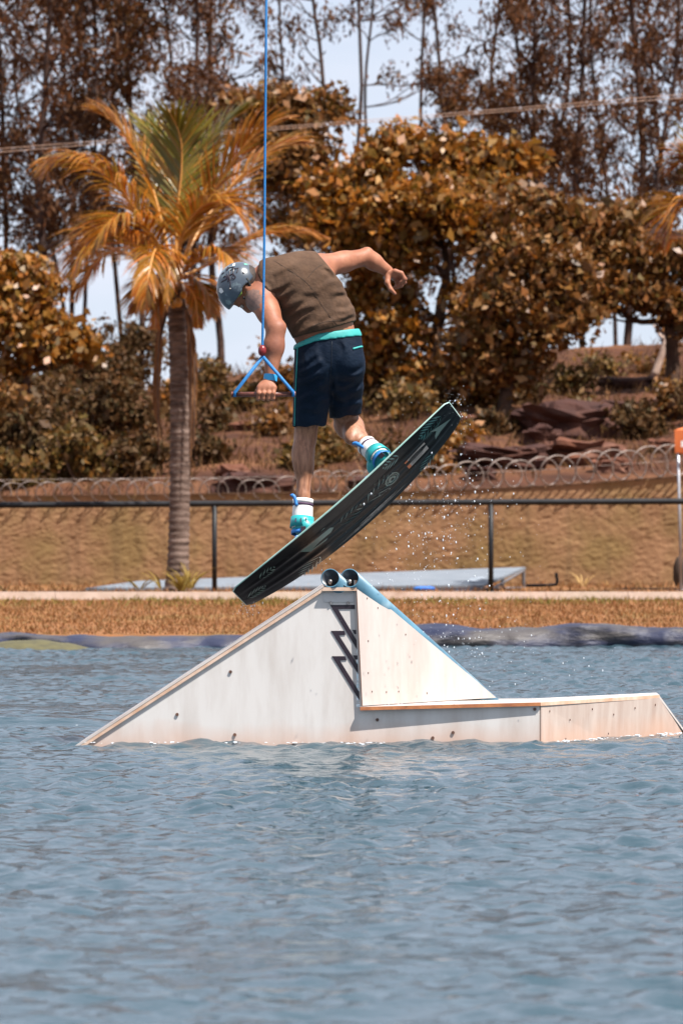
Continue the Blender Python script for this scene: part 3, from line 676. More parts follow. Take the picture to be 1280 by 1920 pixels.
tree('broad_tree', 'brown broad tree out beyond the right edge of the hillside view', 'tree', None, [(1500, 800, 30), (1500, 700, 26), (1505, 600, 20), (1510, 500, 12)],
     blobs_fill([(1500, 400, 80, 60, 0, 60), (1570, 470, 60, 50, 0, 40), (1440, 480, 60, 56, 0, 46), (1510, 540, 90, 50, -.3, 60)]), 95, bark_mid, leaf_brown, rt, .155, 24, .28, .3, .6, None, 3, .5)
# leaning bare trunk on the slope at the right
b = MB(); lr = np.random.default_rng(8); q = bez([P(1226, 706, 101), P(1236, 676, 101), P(1248, 640, 101), P(1250, 610, 101.2)], 10); b.tube(q, [.085 - .004 * i for i in range(11)], 8)
root = thing('bare_tree', q[0], 'pale leaning bare trunk on the slope near the right edge', 'tree')
for t in ((1272, 560), (1236, 560), (1214, 600)): woody(b, q[7], P(*t, 101.4), .035, .01, lr)
b.out('trunk', mat('pale_bark', (.46, .33, .26), (.33, .22, .17), .9, 6, 4, .4), root, True)

# ---- bushes over the slope: every bush a thing
bush_r = np.random.default_rng(19)
stem_m = mat('bush_stem', (.10, .05, .03), (.06, .035, .02), .9, 10)
def bush(px, py, rx, ry, lm, label, size=.12, n=None, y=None, dens=1.0, group='bushes on the slope'):
    c = ground_at(px, py + ry * .7); s = F / c.y; r = bush_r
    root = thing('bush', c, label, 'bush', group)
    n = n or int(max(8, rx * ry / 34 * dens)); u = r.normal(0, 1, (n, 3)); u /= np.linalg.norm(u, axis=1)[:, None]; u *= (r.random(n) ** .5)[:, None]
    cc = np.array(c) + np.array([0, 0, ry / s * .8]); lump = 1 + .5 * np.sin(u[:, :1] * 4 + px) * np.cos(u[:, 2:] * 3.5 + py) + .25 * np.sin(u[:, 1:2] * 7 + px)
    pts = cc + u * lump * np.array([rx / s, rx / s * .7, ry / s])
    b = MB()
    for k in r.choice(n, min(6, n), replace=False): woody(b, c - Vector((0, 0, .1)), pts[k], .03, .008, r, .15, 5, 5)
    b.out('stem', stem_m, root, True)
    V, Q = leaf_cloud(pts, 24, .20, size, r, .15, .6); obj('foliage', V, Q, lm, root)
bushes = [
    (45, 742, 70, 46, leaf_olive, 'dark bush at the left edge under the orange tree'), (120, 700, 66, 44, leaf_olive, 'olive bush right of the orange leaved tree'),
    (205, 690, 62, 50, leaf_olive, 'olive bush left of the palm trunk high on the slope'), (60, 820, 70, 50, leaf_brown, 'broad brown bush low at the left edge'),
    (150, 775, 74, 46, leaf_brown, 'brown bush in the middle of the slope at left'), (235, 765, 56, 44, leaf_brown, 'brown bush close to the left of the palm trunk'),
    (150, 850, 50, 44, leaf_olive, 'dark twiggy bush standing behind the wall at left'), (20, 880, 50, 28, leaf_olive, 'low dark bush behind the wall in the left corner'),
    (255, 640, 40, 40, leaf_olive, 'small olive bush behind the palm trunk on its left'), (390, 715, 40, 36, leaf_olive, 'olive bush right of the palm trunk'),
    (450, 745, 56, 36, leaf_olive, 'olive bush under the tow handle'), (525, 720, 50, 44, leaf_brown, 'brown bush behind the rider\'s forearm'),
    (520, 800, 46, 28, leaf_brown, 'low brown bush left of the shorts'), (620, 850, 50, 34, leaf_olive, 'bright olive bush between the rider\'s legs'),
    (560, 860, 46, 30, leaf_olive, 'olive bush behind the lower calf'), (700, 745, 60, 46, leaf_brown, 'brown bush right of the shorts'),
    (760, 760, 60, 36, leaf_olive, 'dark olive bush left of the raised board tip'), (650, 700, 50, 50, leaf_brown, 'brown bush hidden behind the shorts'),
    (845, 735, 60, 40, leaf_brown, 'brown bush at the foot of the big orange tree'), (905, 740, 50, 36, leaf_orange, 'orange bush right of the board tip'),
    (980, 740, 60, 30, leaf_brown, 'dark brown bush above the large boulder'), (1060, 720, 60, 30, leaf_olive, 'olive bush on the slope right of the round topped tree'),
    (1130, 690, 40, 26, leaf_olive, 'yellowish olive bush under the bright gap at right'), (1140, 800, 40, 30, leaf_brown, 'brown bush right of the large boulder'),
    (1200, 800, 56, 40, leaf_brown, 'wide dry bush left of the canopy top'), (1262, 760, 40, 44, leaf_brown, 'dark bush above the canopy at the right edge'),
    (930, 800, 40, 26, leaf_brown, 'small brown bush left of the large boulder'), (845, 830, 46, 28, leaf_orange, 'rusty bush right under the board tip'),
    (820, 875, 40, 24, leaf_brown, 'low brown bush behind the wall right of the board'), (740, 860, 44, 34, leaf_brown, 'brown bush behind the raised board middle'),
    (260, 850, 50, 34, leaf_brown, 'dry bush left of the palm trunk just above the wall'), (390, 850, 40, 30, leaf_brown, 'dry bush right of the palm trunk above the wall'),
    (400, 790, 40, 30, leaf_brown, 'brown bush right of the hanging dead fronds'), (1230, 690, 40, 26, leaf_brown, 'dry bush around the foot of the leaning bare trunk'),
    (330, 750, 50, 44, leaf_brown, 'brown bush straight behind the palm trunk'), (1090, 765, 40, 18, leaf_olive, 'low scrub growing on the large boulder'),
    (-80, 800, 90, 80, leaf_brown, 'broad bush beyond the left edge of the view'), (1380, 760, 90, 70, leaf_brown, 'broad bush beyond the right edge of the view')]
for bb in bushes: bush(bb[0], bb[1] + (12 if bb[0] < 330 else 0), bb[2] * (1.35 if bb[0] < 330 else .95), bb[3] * (1.3 if bb[0] < 330 else .95), leaf_scrub if (bb[4] is leaf_brown and (bb[0] + int(bb[1])) % 3) or (bb[0] < 330 and (bb[0] + bb[1]) % 4) else bb[4], bb[5], dens=.8)

# ---- coconut palm
palm_leaf = leaf_mat('palm_leaflet', [(0.2997, 0.0846, 0.0071), (0.4307, 0.1372, 0.0100), (0.1873, 0.1089, 0.0100), (0.5056, 0.2017, 0.0357), (0.2247, 0.1251, 0.0100), (0.3745, 0.1049, 0.0071), (0.1124, 0.0727, 0.0086)], .36, .35, .55)
palm_green = leaf_mat('young_palm_leaflet', [(0.1105, 0.1148, 0.0110), (0.2040, 0.1615, 0.0153), (0.0765, 0.0808, 0.0093), (0.3400, 0.1700, 0.0153), (0.1530, 0.1318, 0.0119)], .36, .35, .55)
dead_leaf = leaf_mat('dead_palm_leaflet', [(.22, .095, .035), (.15, .065, .028), (.28, .14, .06), (.11, .05, .024)], .7, .2, .2)
rib_m = mat('palm_midrib', (.50, .24, .06), (.38, .17, .04), .45, 6, 3, 0)
palm_bark = mat('palm_bark', (.20, .142, .116), (.070, .045, .035), .92, 4.5, 6, .8, 16, .2, stretch=(1, 1, 4.5), c3=(.045, .028, .022), c3scale=3.2, c3lo=.52, c3hi=.7)
def frond(root, pts, d, lmat, r, length=.85, n=54, hang=.75, name='frond', wid=.031, spread=1.0, start=.16):
    """pts: (px, py, dy) along the midrib; leaflets leave it in pairs and droop"""
    path = bez([P(x, y, d + dy) for x, y, dy in pts], 60); b = MB(); V = []; 
    for k in range(n):
        t = start + (1 - start) * (k + .5) / n; i = min(int(t * 60), 59); p = path[i].lerp(path[i + 1], t * 60 - i); tan = (path[i + 1] - path[max(i - 1, 0)]).normalized()
        side0 = tan.cross(Vector((0, 0, 1)))
        if side0.length < .15: side0 = tan.cross(Vector((0, 1, 0)))
        side0.normalize(); upv = side0.cross(tan).normalized()
        L0 = length * (math.sin(math.pi * min(1, .22 + t * .80)) ** .7) * (.55 if t > .93 else 1)
        for sgn in (-1, 1):
            L = L0 * r.uniform(.8, 1.1); ang = math.radians(r.uniform(38, 52)) * (1 - .45 * t)
            dv = (tan * math.cos(ang) + side0 * sgn * math.sin(ang) * spread + upv * .18).normalized()
            q = [p]; cur = p; h = hang * r.uniform(.7, 1.3)
            for s in range(4):
                cur = cur + dv * (L / 4); q.append(cur); dv = (dv + Vector((r.normal(0, .03), r.normal(0, .03), -h * .36))).normalized()
            w = (q[1] - q[0]).cross(upv + Vector((.001, 0, 0))).normalized()
            tilt = upv * r.normal(0, .3); w = (w + tilt).normalized()
            ws = [.5, 1, .85, .55, .05]; s0 = len(V)
            for a, ww in zip(q, ws): V += [a + w * wid * .5 * ww, a - w * wid * .5 * ww]
            b.f += [(s0 + 2 * m, s0 + 2 * m + 1, s0 + 2 * m + 3, s0 + 2 * m + 2) for m in range(4)]
    b.v = V
    fo = b.out(name, lmat, root)
    if lmat is dead_leaf: fo['label'] = 'brown dead frond hanging down the trunk'
    rb = MB(); rb.tube(path[::3], [.026 * (1 - .8 * i / 20) for i in range(len(path[::3]))], 6); rb.out('midrib', rib_m if lmat is not dead_leaf else stem_m, fo, True)
def palm(base, top, d, rb, rt, label, fronds, seed, dead=True, nuts=True):
    r = np.random.default_rng(seed); root = thing('coconut_palm', P(base[0], base[1], d), label, 'palm tree')
    a, c = P(base[0], base[1] + 6, d), P(top[0], top[1], d); n = 180; b = MB(); pts = []; rad = []
    for i in range(n + 1):
        t = i / n; p = a.lerp(c, t) + Vector((.05 * math.sin(t * 3.1), .03 * math.sin(t * 5), 0)); pts.append(p)
        w = rb + (rt - rb) * t + .05 * math.exp(-t * 26); ring = (i % 4) / 4
        rad.append(w * (1 + .085 * (ring if ring < .7 else -.7) + .04 * nz(t * 40, seed)))
    b.tube(pts, rad, 18); b.out('trunk', palm_bark, root, True)
    for f in fronds: frond(root, f['p'], d, f.get('m', palm_leaf), r, f.get('L', .85) * 1.12, int(f.get('n', 54) * 1.5), f.get('h', .75) * .72, wid=f.get('w', .031), spread=f.get('s', 1.0))
    if nuts:
        for (x, y, dy, s) in ((318, 549, -.2, .062), (334, 567, -.25, .058), (344, 552, -.2, .05), (326, 572, -.12, .05), (310, 562, 0, .05)):
            b = MB(); b.ball(P(x, y, d + dy), s, 10, 8, (1, 1, 1.12)); b.out('coconut', mat_nut, root, True)
    return root
mat_nut = mat('coconut_husk', (.46, .22, .03), (.33, .17, .03), .4, 9, 3)
C0 = (328, 525, 0)
FR = [
    dict(p=[C0, (250, 388, -.3), (190, 322, -.5), (130, 302, -.6), (88, 318, -.7)], L=.95, h=1.4, n=70),
    dict(p=[C0, (285, 350, .2), (240, 262, .3), (205, 222, .3), (165, 205, .3)], L=.72, h=.7),
    dict(p=[C0, (332, 400, .1), (340, 320, .1), (338, 255, 0), (316, 205, -.1)], L=.85, h=.35, m=palm_green, n=60),
    dict(p=[C0, (345, 400, .3), (375, 300, .5), (425, 232, .6), (485, 192, .6)], L=.85, h=.6, m=palm_green, n=60),
    dict(p=[C0, (385, 385, -.2), (425, 318, -.3), (480, 250, -.4), (550, 218, -.4)], L=.95, h=.75, n=60),
    dict(p=[C0, (345, 430, -.5), (385, 382, -.8), (430, 386, -1.0), (468, 430, -1.1)], L=.85, h=1.1, n=56),
    dict(p=[C0, (400, 490, .2), (470, 448, .3), (540, 434, .3), (620, 446, .3)], L=.80, h=1.0, n=56),
    dict(p=[C0, (270, 470, -.4), (215, 440, -.8), (165, 462, -1.1), (130, 520, -1.3)], L=.95, h=1.3),
    dict(p=[C0, (300, 480, -.9), (290, 470, -1.4), (278, 520, -1.8), (270, 590, -1.9)], L=.6, h=1.2, n=44),
    dict(p=[C0, (380, 420, .6), (450, 330, 1.0), (520, 275, 1.2), (580, 270, 1.3)], L=.85, h=.8),
    dict(p=[C0, (365, 490, -.6), (410, 470, -1.0), (440, 500, -1.3), (450, 560, -1.4)], L=.7, h=1.2, n=46),
    dict(p=[C0, (270, 490, .5), (215, 470, 1.0), (170, 500, 1.3), (140, 560, 1.4)], L=.8, h=1.1),
    dict(p=[C0, (330, 500, -.8), (322, 480, -1.3), (317, 520, -1.6), (313, 585, -1.7)], L=.35, h=1.4, n=30),
    dict(p=[C0, (285, 440, -.6), (240, 410, -1.0), (200, 420, -1.3), (165, 480, -1.5)], L=.85, h=1.2),
    dict(p=[C0, (318, 400, .4), (312, 310, .8), (285, 250, 1.0), (262, 232, 1.1)], L=.7, h=.5, m=palm_green),
    dict(p=[C0, (296, 520, -.5), (268, 540, -.8), (252, 590, -.9)], L=.55, h=1.0, n=40),
    dict(p=[C0, (310, 530, -.5), (296, 560, -.7), (288, 620, -.75)], L=.42, h=1.2, n=36),
    dict(p=[C0, (362, 520, -.3), (386, 545, -.5), (396, 600, -.6)], L=.5, h=1.1, n=40),
    dict(p=[C0, (350, 535, .3), (366, 560, .5), (372, 620, .55)], L=.42, h=1.2, n=36),
]
pr = palm((332, 1104), (329, 532), 66.5, .146, .122, 'coconut palm with orange and green fronds and a ringed grey trunk left of the rider', FR, 3)
rr = np.random.default_rng(4)
for pts, L in (([(322, 560, -.15), (303, 600, -.25), (296, 700, -.25), (298, 860, -.22)], .34), ([(342, 560, -.1), (354, 610, -.2), (358, 720, -.2), (356, 900, -.2)], .30), ([(318, 565, .1), (300, 640, .1), (292, 740, .1), (305, 830, .1)], .3), ([(346, 570, .1), (362, 650, .15), (364, 760, .15), (362, 850, .15)], .26)):
    frond(pr, pts, 66.5, dead_leaf, rr, L, 40, 1.6, 'frond', .03, .35, .1)
# second palm just outside the right edge, some fronds reach in
C1 = (1345, 470, 0)
FR2 = [dict(p=[(1345, 470, 0), (1310, 400, -.2), (1285, 385, -.3), (1262, 405, -.4), (1248, 470, -.4)], L=.7, h=1.1), dict(p=[(1345, 470, 0), (1320, 360, 0), (1300, 310, 0), (1280, 300, 0), (1258, 320, 0)], L=.65, h=.9),
       dict(p=[(1345, 470, 0), (1340, 350, .2), (1330, 280, .3), (1320, 220, .3)], L=.8, h=.5, m=palm_green), dict(p=[(1345, 470, 0), (1390, 380, 0), (1440, 330, 0), (1520, 330, 0)], L=.9, h=.9),
       dict(p=[(1345, 470, 0), (1375, 340, .3), (1420, 250, .5), (1490, 220, .5)], L=.9, h=.6), dict(p=[(1345, 470, 0), (1300, 450, .5), (1270, 440, .8), (1240, 470, 1.0)], L=.6, h=1.0), dict(p=[(1345, 470, 0), (1400, 430, -.5), (1450, 430, -.8), (1500, 490, -1)], L=.9, h=1.1)]
palm((1352, 1104), (1345, 500), 68.0, .14, .115, 'second coconut palm at the right edge, only its frond tips in view', FR2, 9, nuts=False)

# ---- spiky clumps at the palm's foot and dry sprigs by the wall
def spiky(px, py, d, n, h, w, lm, label, name='grass_clump', cat='plant', lean=.6, seed=1):
    r = np.random.default_rng(seed); c = P(px, py, d); root = thing(name, c, label, cat, 'spiky plants in the yard'); 
    for k in range(n):
        a = r.uniform(0, 6.28); L = h * r.uniform(.6, 1.15); dv = Vector((math.cos(a) * lean, math.sin(a) * lean * .8, 1)).normalized(); p = c + Vector((math.cos(a), math.sin(a), 0)) * .03; q = [p]
        dv = (dv + Vector((r.normal(0, .2), r.normal(0, .2), 0))).normalized()
        for s in range(4): p = p + dv * L / 4; q.append(p); dv = (dv + Vector((math.cos(a) * .16, math.sin(a) * .16, -.20))).normalized()
        sd = Vector((-math.sin(a), math.cos(a), 0)) if r.random() < .5 else Vector((1, 0, 0)); V = []
        for m_, ww in zip(q, (.7, 1, .9, .6, .05)): V += [m_ + sd * w * ww / 2, m_ - sd * w * ww / 2]
        b = MB(); b.add(V, [(2 * m, 2 * m + 1, 2 * m + 3, 2 * m + 2) for m in range(4)]); b.out('leaf_blade', lm, root)
gb = leaf_mat('spiky_leaf', [(.14, .12, .025), (.30, .19, .05), (.20, .14, .03), (.42, .26, .10)], .5, .3, .15)
dry = leaf_mat('straw_leaf', [(.50, .33, .14), (.42, .27, .10), (.58, .42, .22)], .6, .3, .15)
spiky(340, 1108, 65.9, 34, .42, .022, gb, 'spiky straw and green clump right against the palm foot', seed=1)
spiky(356, 1104, 66.2, 22, .55, .024, gb, 'taller arching clump just right of the palm foot', seed=2, lean=.9)
spiky(262, 1104, 67.2, 9, .42, .028, gb, 'sparse green arching blades left of the palm over the pale ramp', seed=3, lean=1.0)
spiky(303, 1104, 67.0, 8, .40, .026, gb, 'few dark arching blades close to the left of the palm foot', seed=4, lean=1.0)
spiky(338, 1124, 61.2, 26, .16, .02, gb, 'low tuft of grass growing over the kerb before the palm', seed=5)
spiky(1092, 1106, 75.5, 9, .36, .022, dry, 'pale straw coloured sprig in front of the wall', seed=6, lean=.5)
spiky(1142, 1108, 75.8, 4, .26, .016, dry, 'single thin dry stalk right of the pale sprig', seed=7, lean=.3)
spiky(10, 1112, 67.5, 10, .22, .02, dry, 'small dry tuft near the left edge behind the kerb', seed=8)
# ================================================================== THE RAMP IN THE LAKE
def wood_white(name, base, grime, scale=1.6, low=.42):
    """white painted plywood: streaks, scuffs and a tide mark above the water"""
    m, n, l, b = new_mat(name); b.inputs['Roughness'].default_value = .55
    tc = n.new('ShaderNodeTexCoord'); mp = n.new('ShaderNodeMapping'); mp.inputs['Scale'].default_value = (6, 6, 1.1); l.new(tc.outputs['Object'], mp.inputs['Vector'])
    t = n.new('ShaderNodeTexNoise'); t.inputs['Scale'].default_value = scale; t.inputs['Detail'].default_value = 6; t.inputs['Roughness'].default_value = .6; l.new(mp.outputs[0], t.inputs['Vector'])
    r = n.new('ShaderNodeMapRange'); r.inputs['From Min'].default_value = low; r.inputs['From Max'].default_value = .78; r.inputs['To Max'].default_value = .85; l.new(t.outputs['Fac'], r.inputs['Value'])
    m1 = n.new('ShaderNodeMix'); m1.data_type = 'RGBA'; m1.inputs['A'].default_value = (*base, 1); m1.inputs['B'].default_value = (*grime, 1); l.new(r.outputs[0], m1.inputs['Factor'])
    sx = n.new('ShaderNodeSeparateXYZ'); l.new(tc.outputs['Object'], sx.inputs[0])
    t2 = n.new('ShaderNodeTexNoise'); t2.inputs['Scale'].default_value = 5; t2.inputs['Detail'].default_value = 5; l.new(tc.outputs['Object'], t2.inputs['Vector'])
    ad = n.new('ShaderNodeMath'); ad.operation = 'MULTIPLY_ADD'; ad.inputs[1].default_value = -.16; l.new(t2.outputs['Fac'], ad.inputs[0]); l.new(sx.outputs['Z'], ad.inputs[2])
    r2 = n.new('ShaderNodeMapRange'); r2.inputs['From Min'].default_value = .06; r2.inputs['From Max'].default_value = -.07; r2.inputs['To Max'].default_value = .62; l.new(ad.outputs[0], r2.inputs['Value'])
    m2 = n.new('ShaderNodeMix'); m2.data_type = 'RGBA'; m2.inputs['B'].default_value = (.52, .29, .19, 1); l.new(r2.outputs[0], m2.inputs['Factor']); l.new(m1.outputs['Result'], m2.inputs['A'])
    l.new(m2.outputs['Result'], b.inputs['Base Color'])
    bp = n.new('ShaderNodeBump'); bp.inputs['Strength'].default_value = .12; bp.inputs['Distance'].default_value = .01; l.new(t.outputs['Fac'], bp.inputs['Height']); l.new(bp.outputs[0], b.inputs['Normal'])
    return m
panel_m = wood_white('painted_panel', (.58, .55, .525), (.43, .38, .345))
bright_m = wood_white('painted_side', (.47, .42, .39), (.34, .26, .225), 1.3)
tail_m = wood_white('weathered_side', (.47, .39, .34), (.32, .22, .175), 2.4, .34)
edge_m = mat('plywood_edge', (.60, .44, .34), (.46, .28, .18), .7, 9, 4, .2)
orange_edge = mat('rusty_edge', (.45, .17, .06), (.30, .10, .04), .7, 12, 4, .2)
top_m = mat('ramp_sheet', (.52, .48, .45), (.44, .38, .35), .45, 4, 4, .1)
bolt_m = mat('rusty_bolt', (.07, .035, .025), (.14, .06, .035), .6, 40); steel_m = mat('steel_washer', (.35, .33, .32), (.2, .18, .17), .4, 30, 2, 0, metal=.7)
pipe_m = mat('blue_pipe', (.085, .20, .28), (.05, .13, .19), .38, 5, 5, .15, c3=(.36, .46, .50), c3scale=3, c3lo=.55, c3hi=.75)
pipe_in = mat('pipe_inside', (.03, .045, .055), (.015, .02, .03), .4, 8)
black_m = mat('black_vinyl', (.012, .006, .012), (.02, .01, .018), .45, 8)

kick = thing('wake_ramp', R(640, 1397, .4), 'white wooden wakeboard ramp with two blue pipes standing in the lake', 'ramp')
FRONT = .0
def rz(z): return CY + (H - z) * F / 25.0
poly = [(108, 1424), (612, 1103.5), (668, 1103.5), (668, 1326), (1011, 1317.5), (1011, 1470), (108, 1470)]
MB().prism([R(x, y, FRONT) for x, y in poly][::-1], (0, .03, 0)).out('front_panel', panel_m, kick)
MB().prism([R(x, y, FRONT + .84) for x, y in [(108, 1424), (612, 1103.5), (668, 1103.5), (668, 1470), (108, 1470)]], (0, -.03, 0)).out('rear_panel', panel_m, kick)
# run-up sheet with a doubled edge
a0, a1 = R(110, 1424, -.012), R(612, 1097.5, -.012)
up = Vector((-(a1 - a0).z, 0, (a1 - a0).x)).normalized()
MB().prism([a0, a1, a1 + up * .012, a0 + up * .012][::-1], (0, .88, 0)).out('runup_sheet', top_m, kick)
MB().prism([a0 - up * .017, a1 - up * .017, a1 - up * .002, a0 - up * .002][::-1], (0, .86, 0)).out('runup_board', edge_m, kick)
# landing plate at the top and its bracket
MB().prism([R(604, 1108, -.03), R(668, 1108, -.03), R(668, 1101.5, -.03), R(606, 1101.5, -.03)], (0, .9, 0)).out('top_plate', edge_m, kick)
MB().prism([R(607, 1129, -.004), R(666, 1129, -.004), R(666, 1112, -.004), R(605, 1112, -.004)], (0, .003, 0)).out('bracket', mat('bracket_plate', (.50, .48, .47), (.42, .40, .39), .5, 10), kick)
# deck and the panels below it
z_d = R(0, 1317, 0).z
B0, B1, B2 = R(675, 1325.5, -.032), R(1012, 1317, -.012), P(1235, 1303, 26.15)
B3 = P(1286, 1372, 26.45)
back = [P(1230, 1299, 26.9), P(1000, 1310, 26.2), P(675, 1312, 25.86)]
deck = [B0, B1, B2] + back
MB().prism([p for p in deck], (0, 0, -.014)).out('deck', top_m, kick)
for p, q in ((B0, B1), (B1, B2)):
    b = MB(); nrm = Vector(((q - p).y, -(q - p).x, 0)).normalized()
    b.prism([p + nrm * .004 - Vector((0, 0, .0185)), q + nrm * .004 - Vector((0, 0, .0185)), q + nrm * .004 - Vector((0, 0, .001)), p + nrm * .004 - Vector((0, 0, .001))], -nrm * .03); b.out('deck_edge', orange_edge if p is B0 else edge_m, kick)
# weathered tail, made of boards that run away to the right and dip into the water
t0, t1 = R(1014, 1322, .0), P(1235, 1308.5, 26.14); nrm = Vector(((t1 - t0).y, -(t1 - t0).x, 0)).normalized(); n_tail = nrm
e = P(1292, 1386, 26.5); e.z = -.05
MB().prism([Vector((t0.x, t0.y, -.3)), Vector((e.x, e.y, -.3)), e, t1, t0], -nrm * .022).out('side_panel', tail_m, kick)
MB().prism([B2 + Vector((0, 0, -.001)), e + Vector((.012, 0, .012)), P(1286, 1388, 27.2), back[0]], (0, 0, -.014)).out('tail_sheet', top_m, kick)
# leaning triangular side under the pipes
A, Bq, Cq = R(668, 1088, -.024), R(679.5, 1323.5, -.027), P(930, 1308.5, 25.62)
n_t = (Bq - A).cross(Cq - A).normalized(); n_t = n_t if n_t.y < 0 else -n_t
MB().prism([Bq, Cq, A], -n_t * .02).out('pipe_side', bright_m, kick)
b = MB(); b.prism([A + Vector((-.004, .004, 0)), Bq + Vector((-.004, .004, 0)), Bq + Vector((-.0005, -.001, 0)), A + Vector((-.0005, -.001, 0))][::-1], (0, .02, 0)); b.out('side_edge', orange_edge, kick)
# two pipes, mitred ends towards the viewer
dirv = (P(931, 1331, 25.72) - R(656, 1084, -.06)).normalized(); r_o, r_i = .0478, .0425
mit = (dirv + Vector((0, 1, 0))).normalized(); Lp = (P(931, 1331, 25.72) - R(656, 1084, -.06)).length
for cx in (619.0, 655.5):
    c = R(cx, 1084, -.014); V = []; N = 28
    def ring(rad, s):
        out = []
        for k in range(N):
            an = 2 * math.pi * k / N; q = Vector((math.cos(an) * rad, 0, math.sin(an) * rad)); yy = -(q.dot(mit)) / mit.y; out.append(c + q + Vector((0, yy, 0)) + dirv * s)
        return out
    root_ring = [ring(r_o, 0), ring(r_o, Lp), ring(r_i, Lp), ring(r_i, 0)]; V = sum(root_ring, [])
    Fq = [(j * N + k, j * N + (k + 1) % N, ((j + 1) % 4) * N + (k + 1) % N, ((j + 1) % 4) * N + k) for j in range(4) for k in range(N)]
    mi = [0] * N + [0] * N + [1] * N + [0] * N
    p = obj('pipe', V, Fq, [pipe_m, pipe_in], kick, True, midx=mi)
    b = MB(); b.tube([c + Vector((0, .045, -r_i + .006)), c + Vector((0, .03, -r_i + .03))], [.011, .009], 8); b.ball(c + Vector((0, .022, -r_i + .024)), .013, 8, 6); b.out('bolt', steel_m, p, True)
# zigzag emblem
CH = [[(618.7, 1134.6), (669, 1134.2), (669, 1141.7), (633.6, 1142.2), (668.6, 1201), (672.2, 1196), (669.4, 1218.5)],
      [(620.3, 1183), (645.2, 1183), (647.4, 1190.4), (635.3, 1191.4), (671.6, 1248), (673.4, 1245), (672.3, 1266)], [(660.2, 1181.2), (671.6, 1181.2), (671.9, 1189), (664, 1189)],
      [(622, 1230.6), (646.6, 1230.6), (649.7, 1238), (637, 1238.8), (673.8, 1298), (674, 1314.5)], [(661.7, 1229), (672.8, 1229), (673.1, 1237), (665.5, 1237)]]
for ch in CH:
    pts = [R(x, y, -.0035) for x, y in ch]; nrm = sum(((pts[i] - pts[0]).cross(pts[i + 1] - pts[0]) for i in range(1, len(pts) - 1)), Vector())
    if nrm.y > 0: pts = pts[::-1]
    MB().prism(pts, (0, .003, 0)).out('zigzag_emblem', black_m, kick)
for x, y in ((432, 1260), (332, 1340), (440, 1378), (707, 1350), (849, 1374), (811, 1384), (1002, 1330)):
    b = MB(); b.tube([R(x, y, -.006), R(x, y, .01)], .0085, 12); b.out('bolt', bolt_m, kick)
for x, y in ((620, 1131), (652, 1131)):
    b = MB(); b.tube([R(x, y, -.008), R(x, y, .01)], .0085, 12); b.tube([R(x, y, -.011), R(x, y, .01)], .004, 8); b.out('washer', steel_m, kick)
eye_ = Vector((0, 0, H))
def on_plane(px, py, p0, n):
    d = (P(px, py, 25) - eye_); return eye_ + d * ((p0 - eye_).dot(n) / d.dot(n))
for x, y in ((688, 1122), (708, 1140), (690, 1202), (697, 1297), (724, 1298), (747, 1297), (800, 1300), (760, 1190), (690, 1262)):
    b = MB(); q = on_plane(x, y, A, n_t); b.box(q + n_t * .001, n_t * .0015, n_t.cross(Vector((0, 0, 1))).normalized() * .002, (0, 0, .0042)); b.out('nail_mark', bolt_m, kick)
for x, y in ((1030, 1334), (1068, 1350), (1110, 1330), (1150, 1340), (1190, 1328), (1060, 1386), (1140, 1376), (1228, 1322)):
    b = MB(); q = on_plane(x, y, t0, n_tail); b.box(q + n_tail * .001, n_tail * .0015, n_tail.cross(Vector((0, 0, 1))).normalized() * .0022, (0, 0, .005)); b.out('nail_mark', bolt_m, kick)

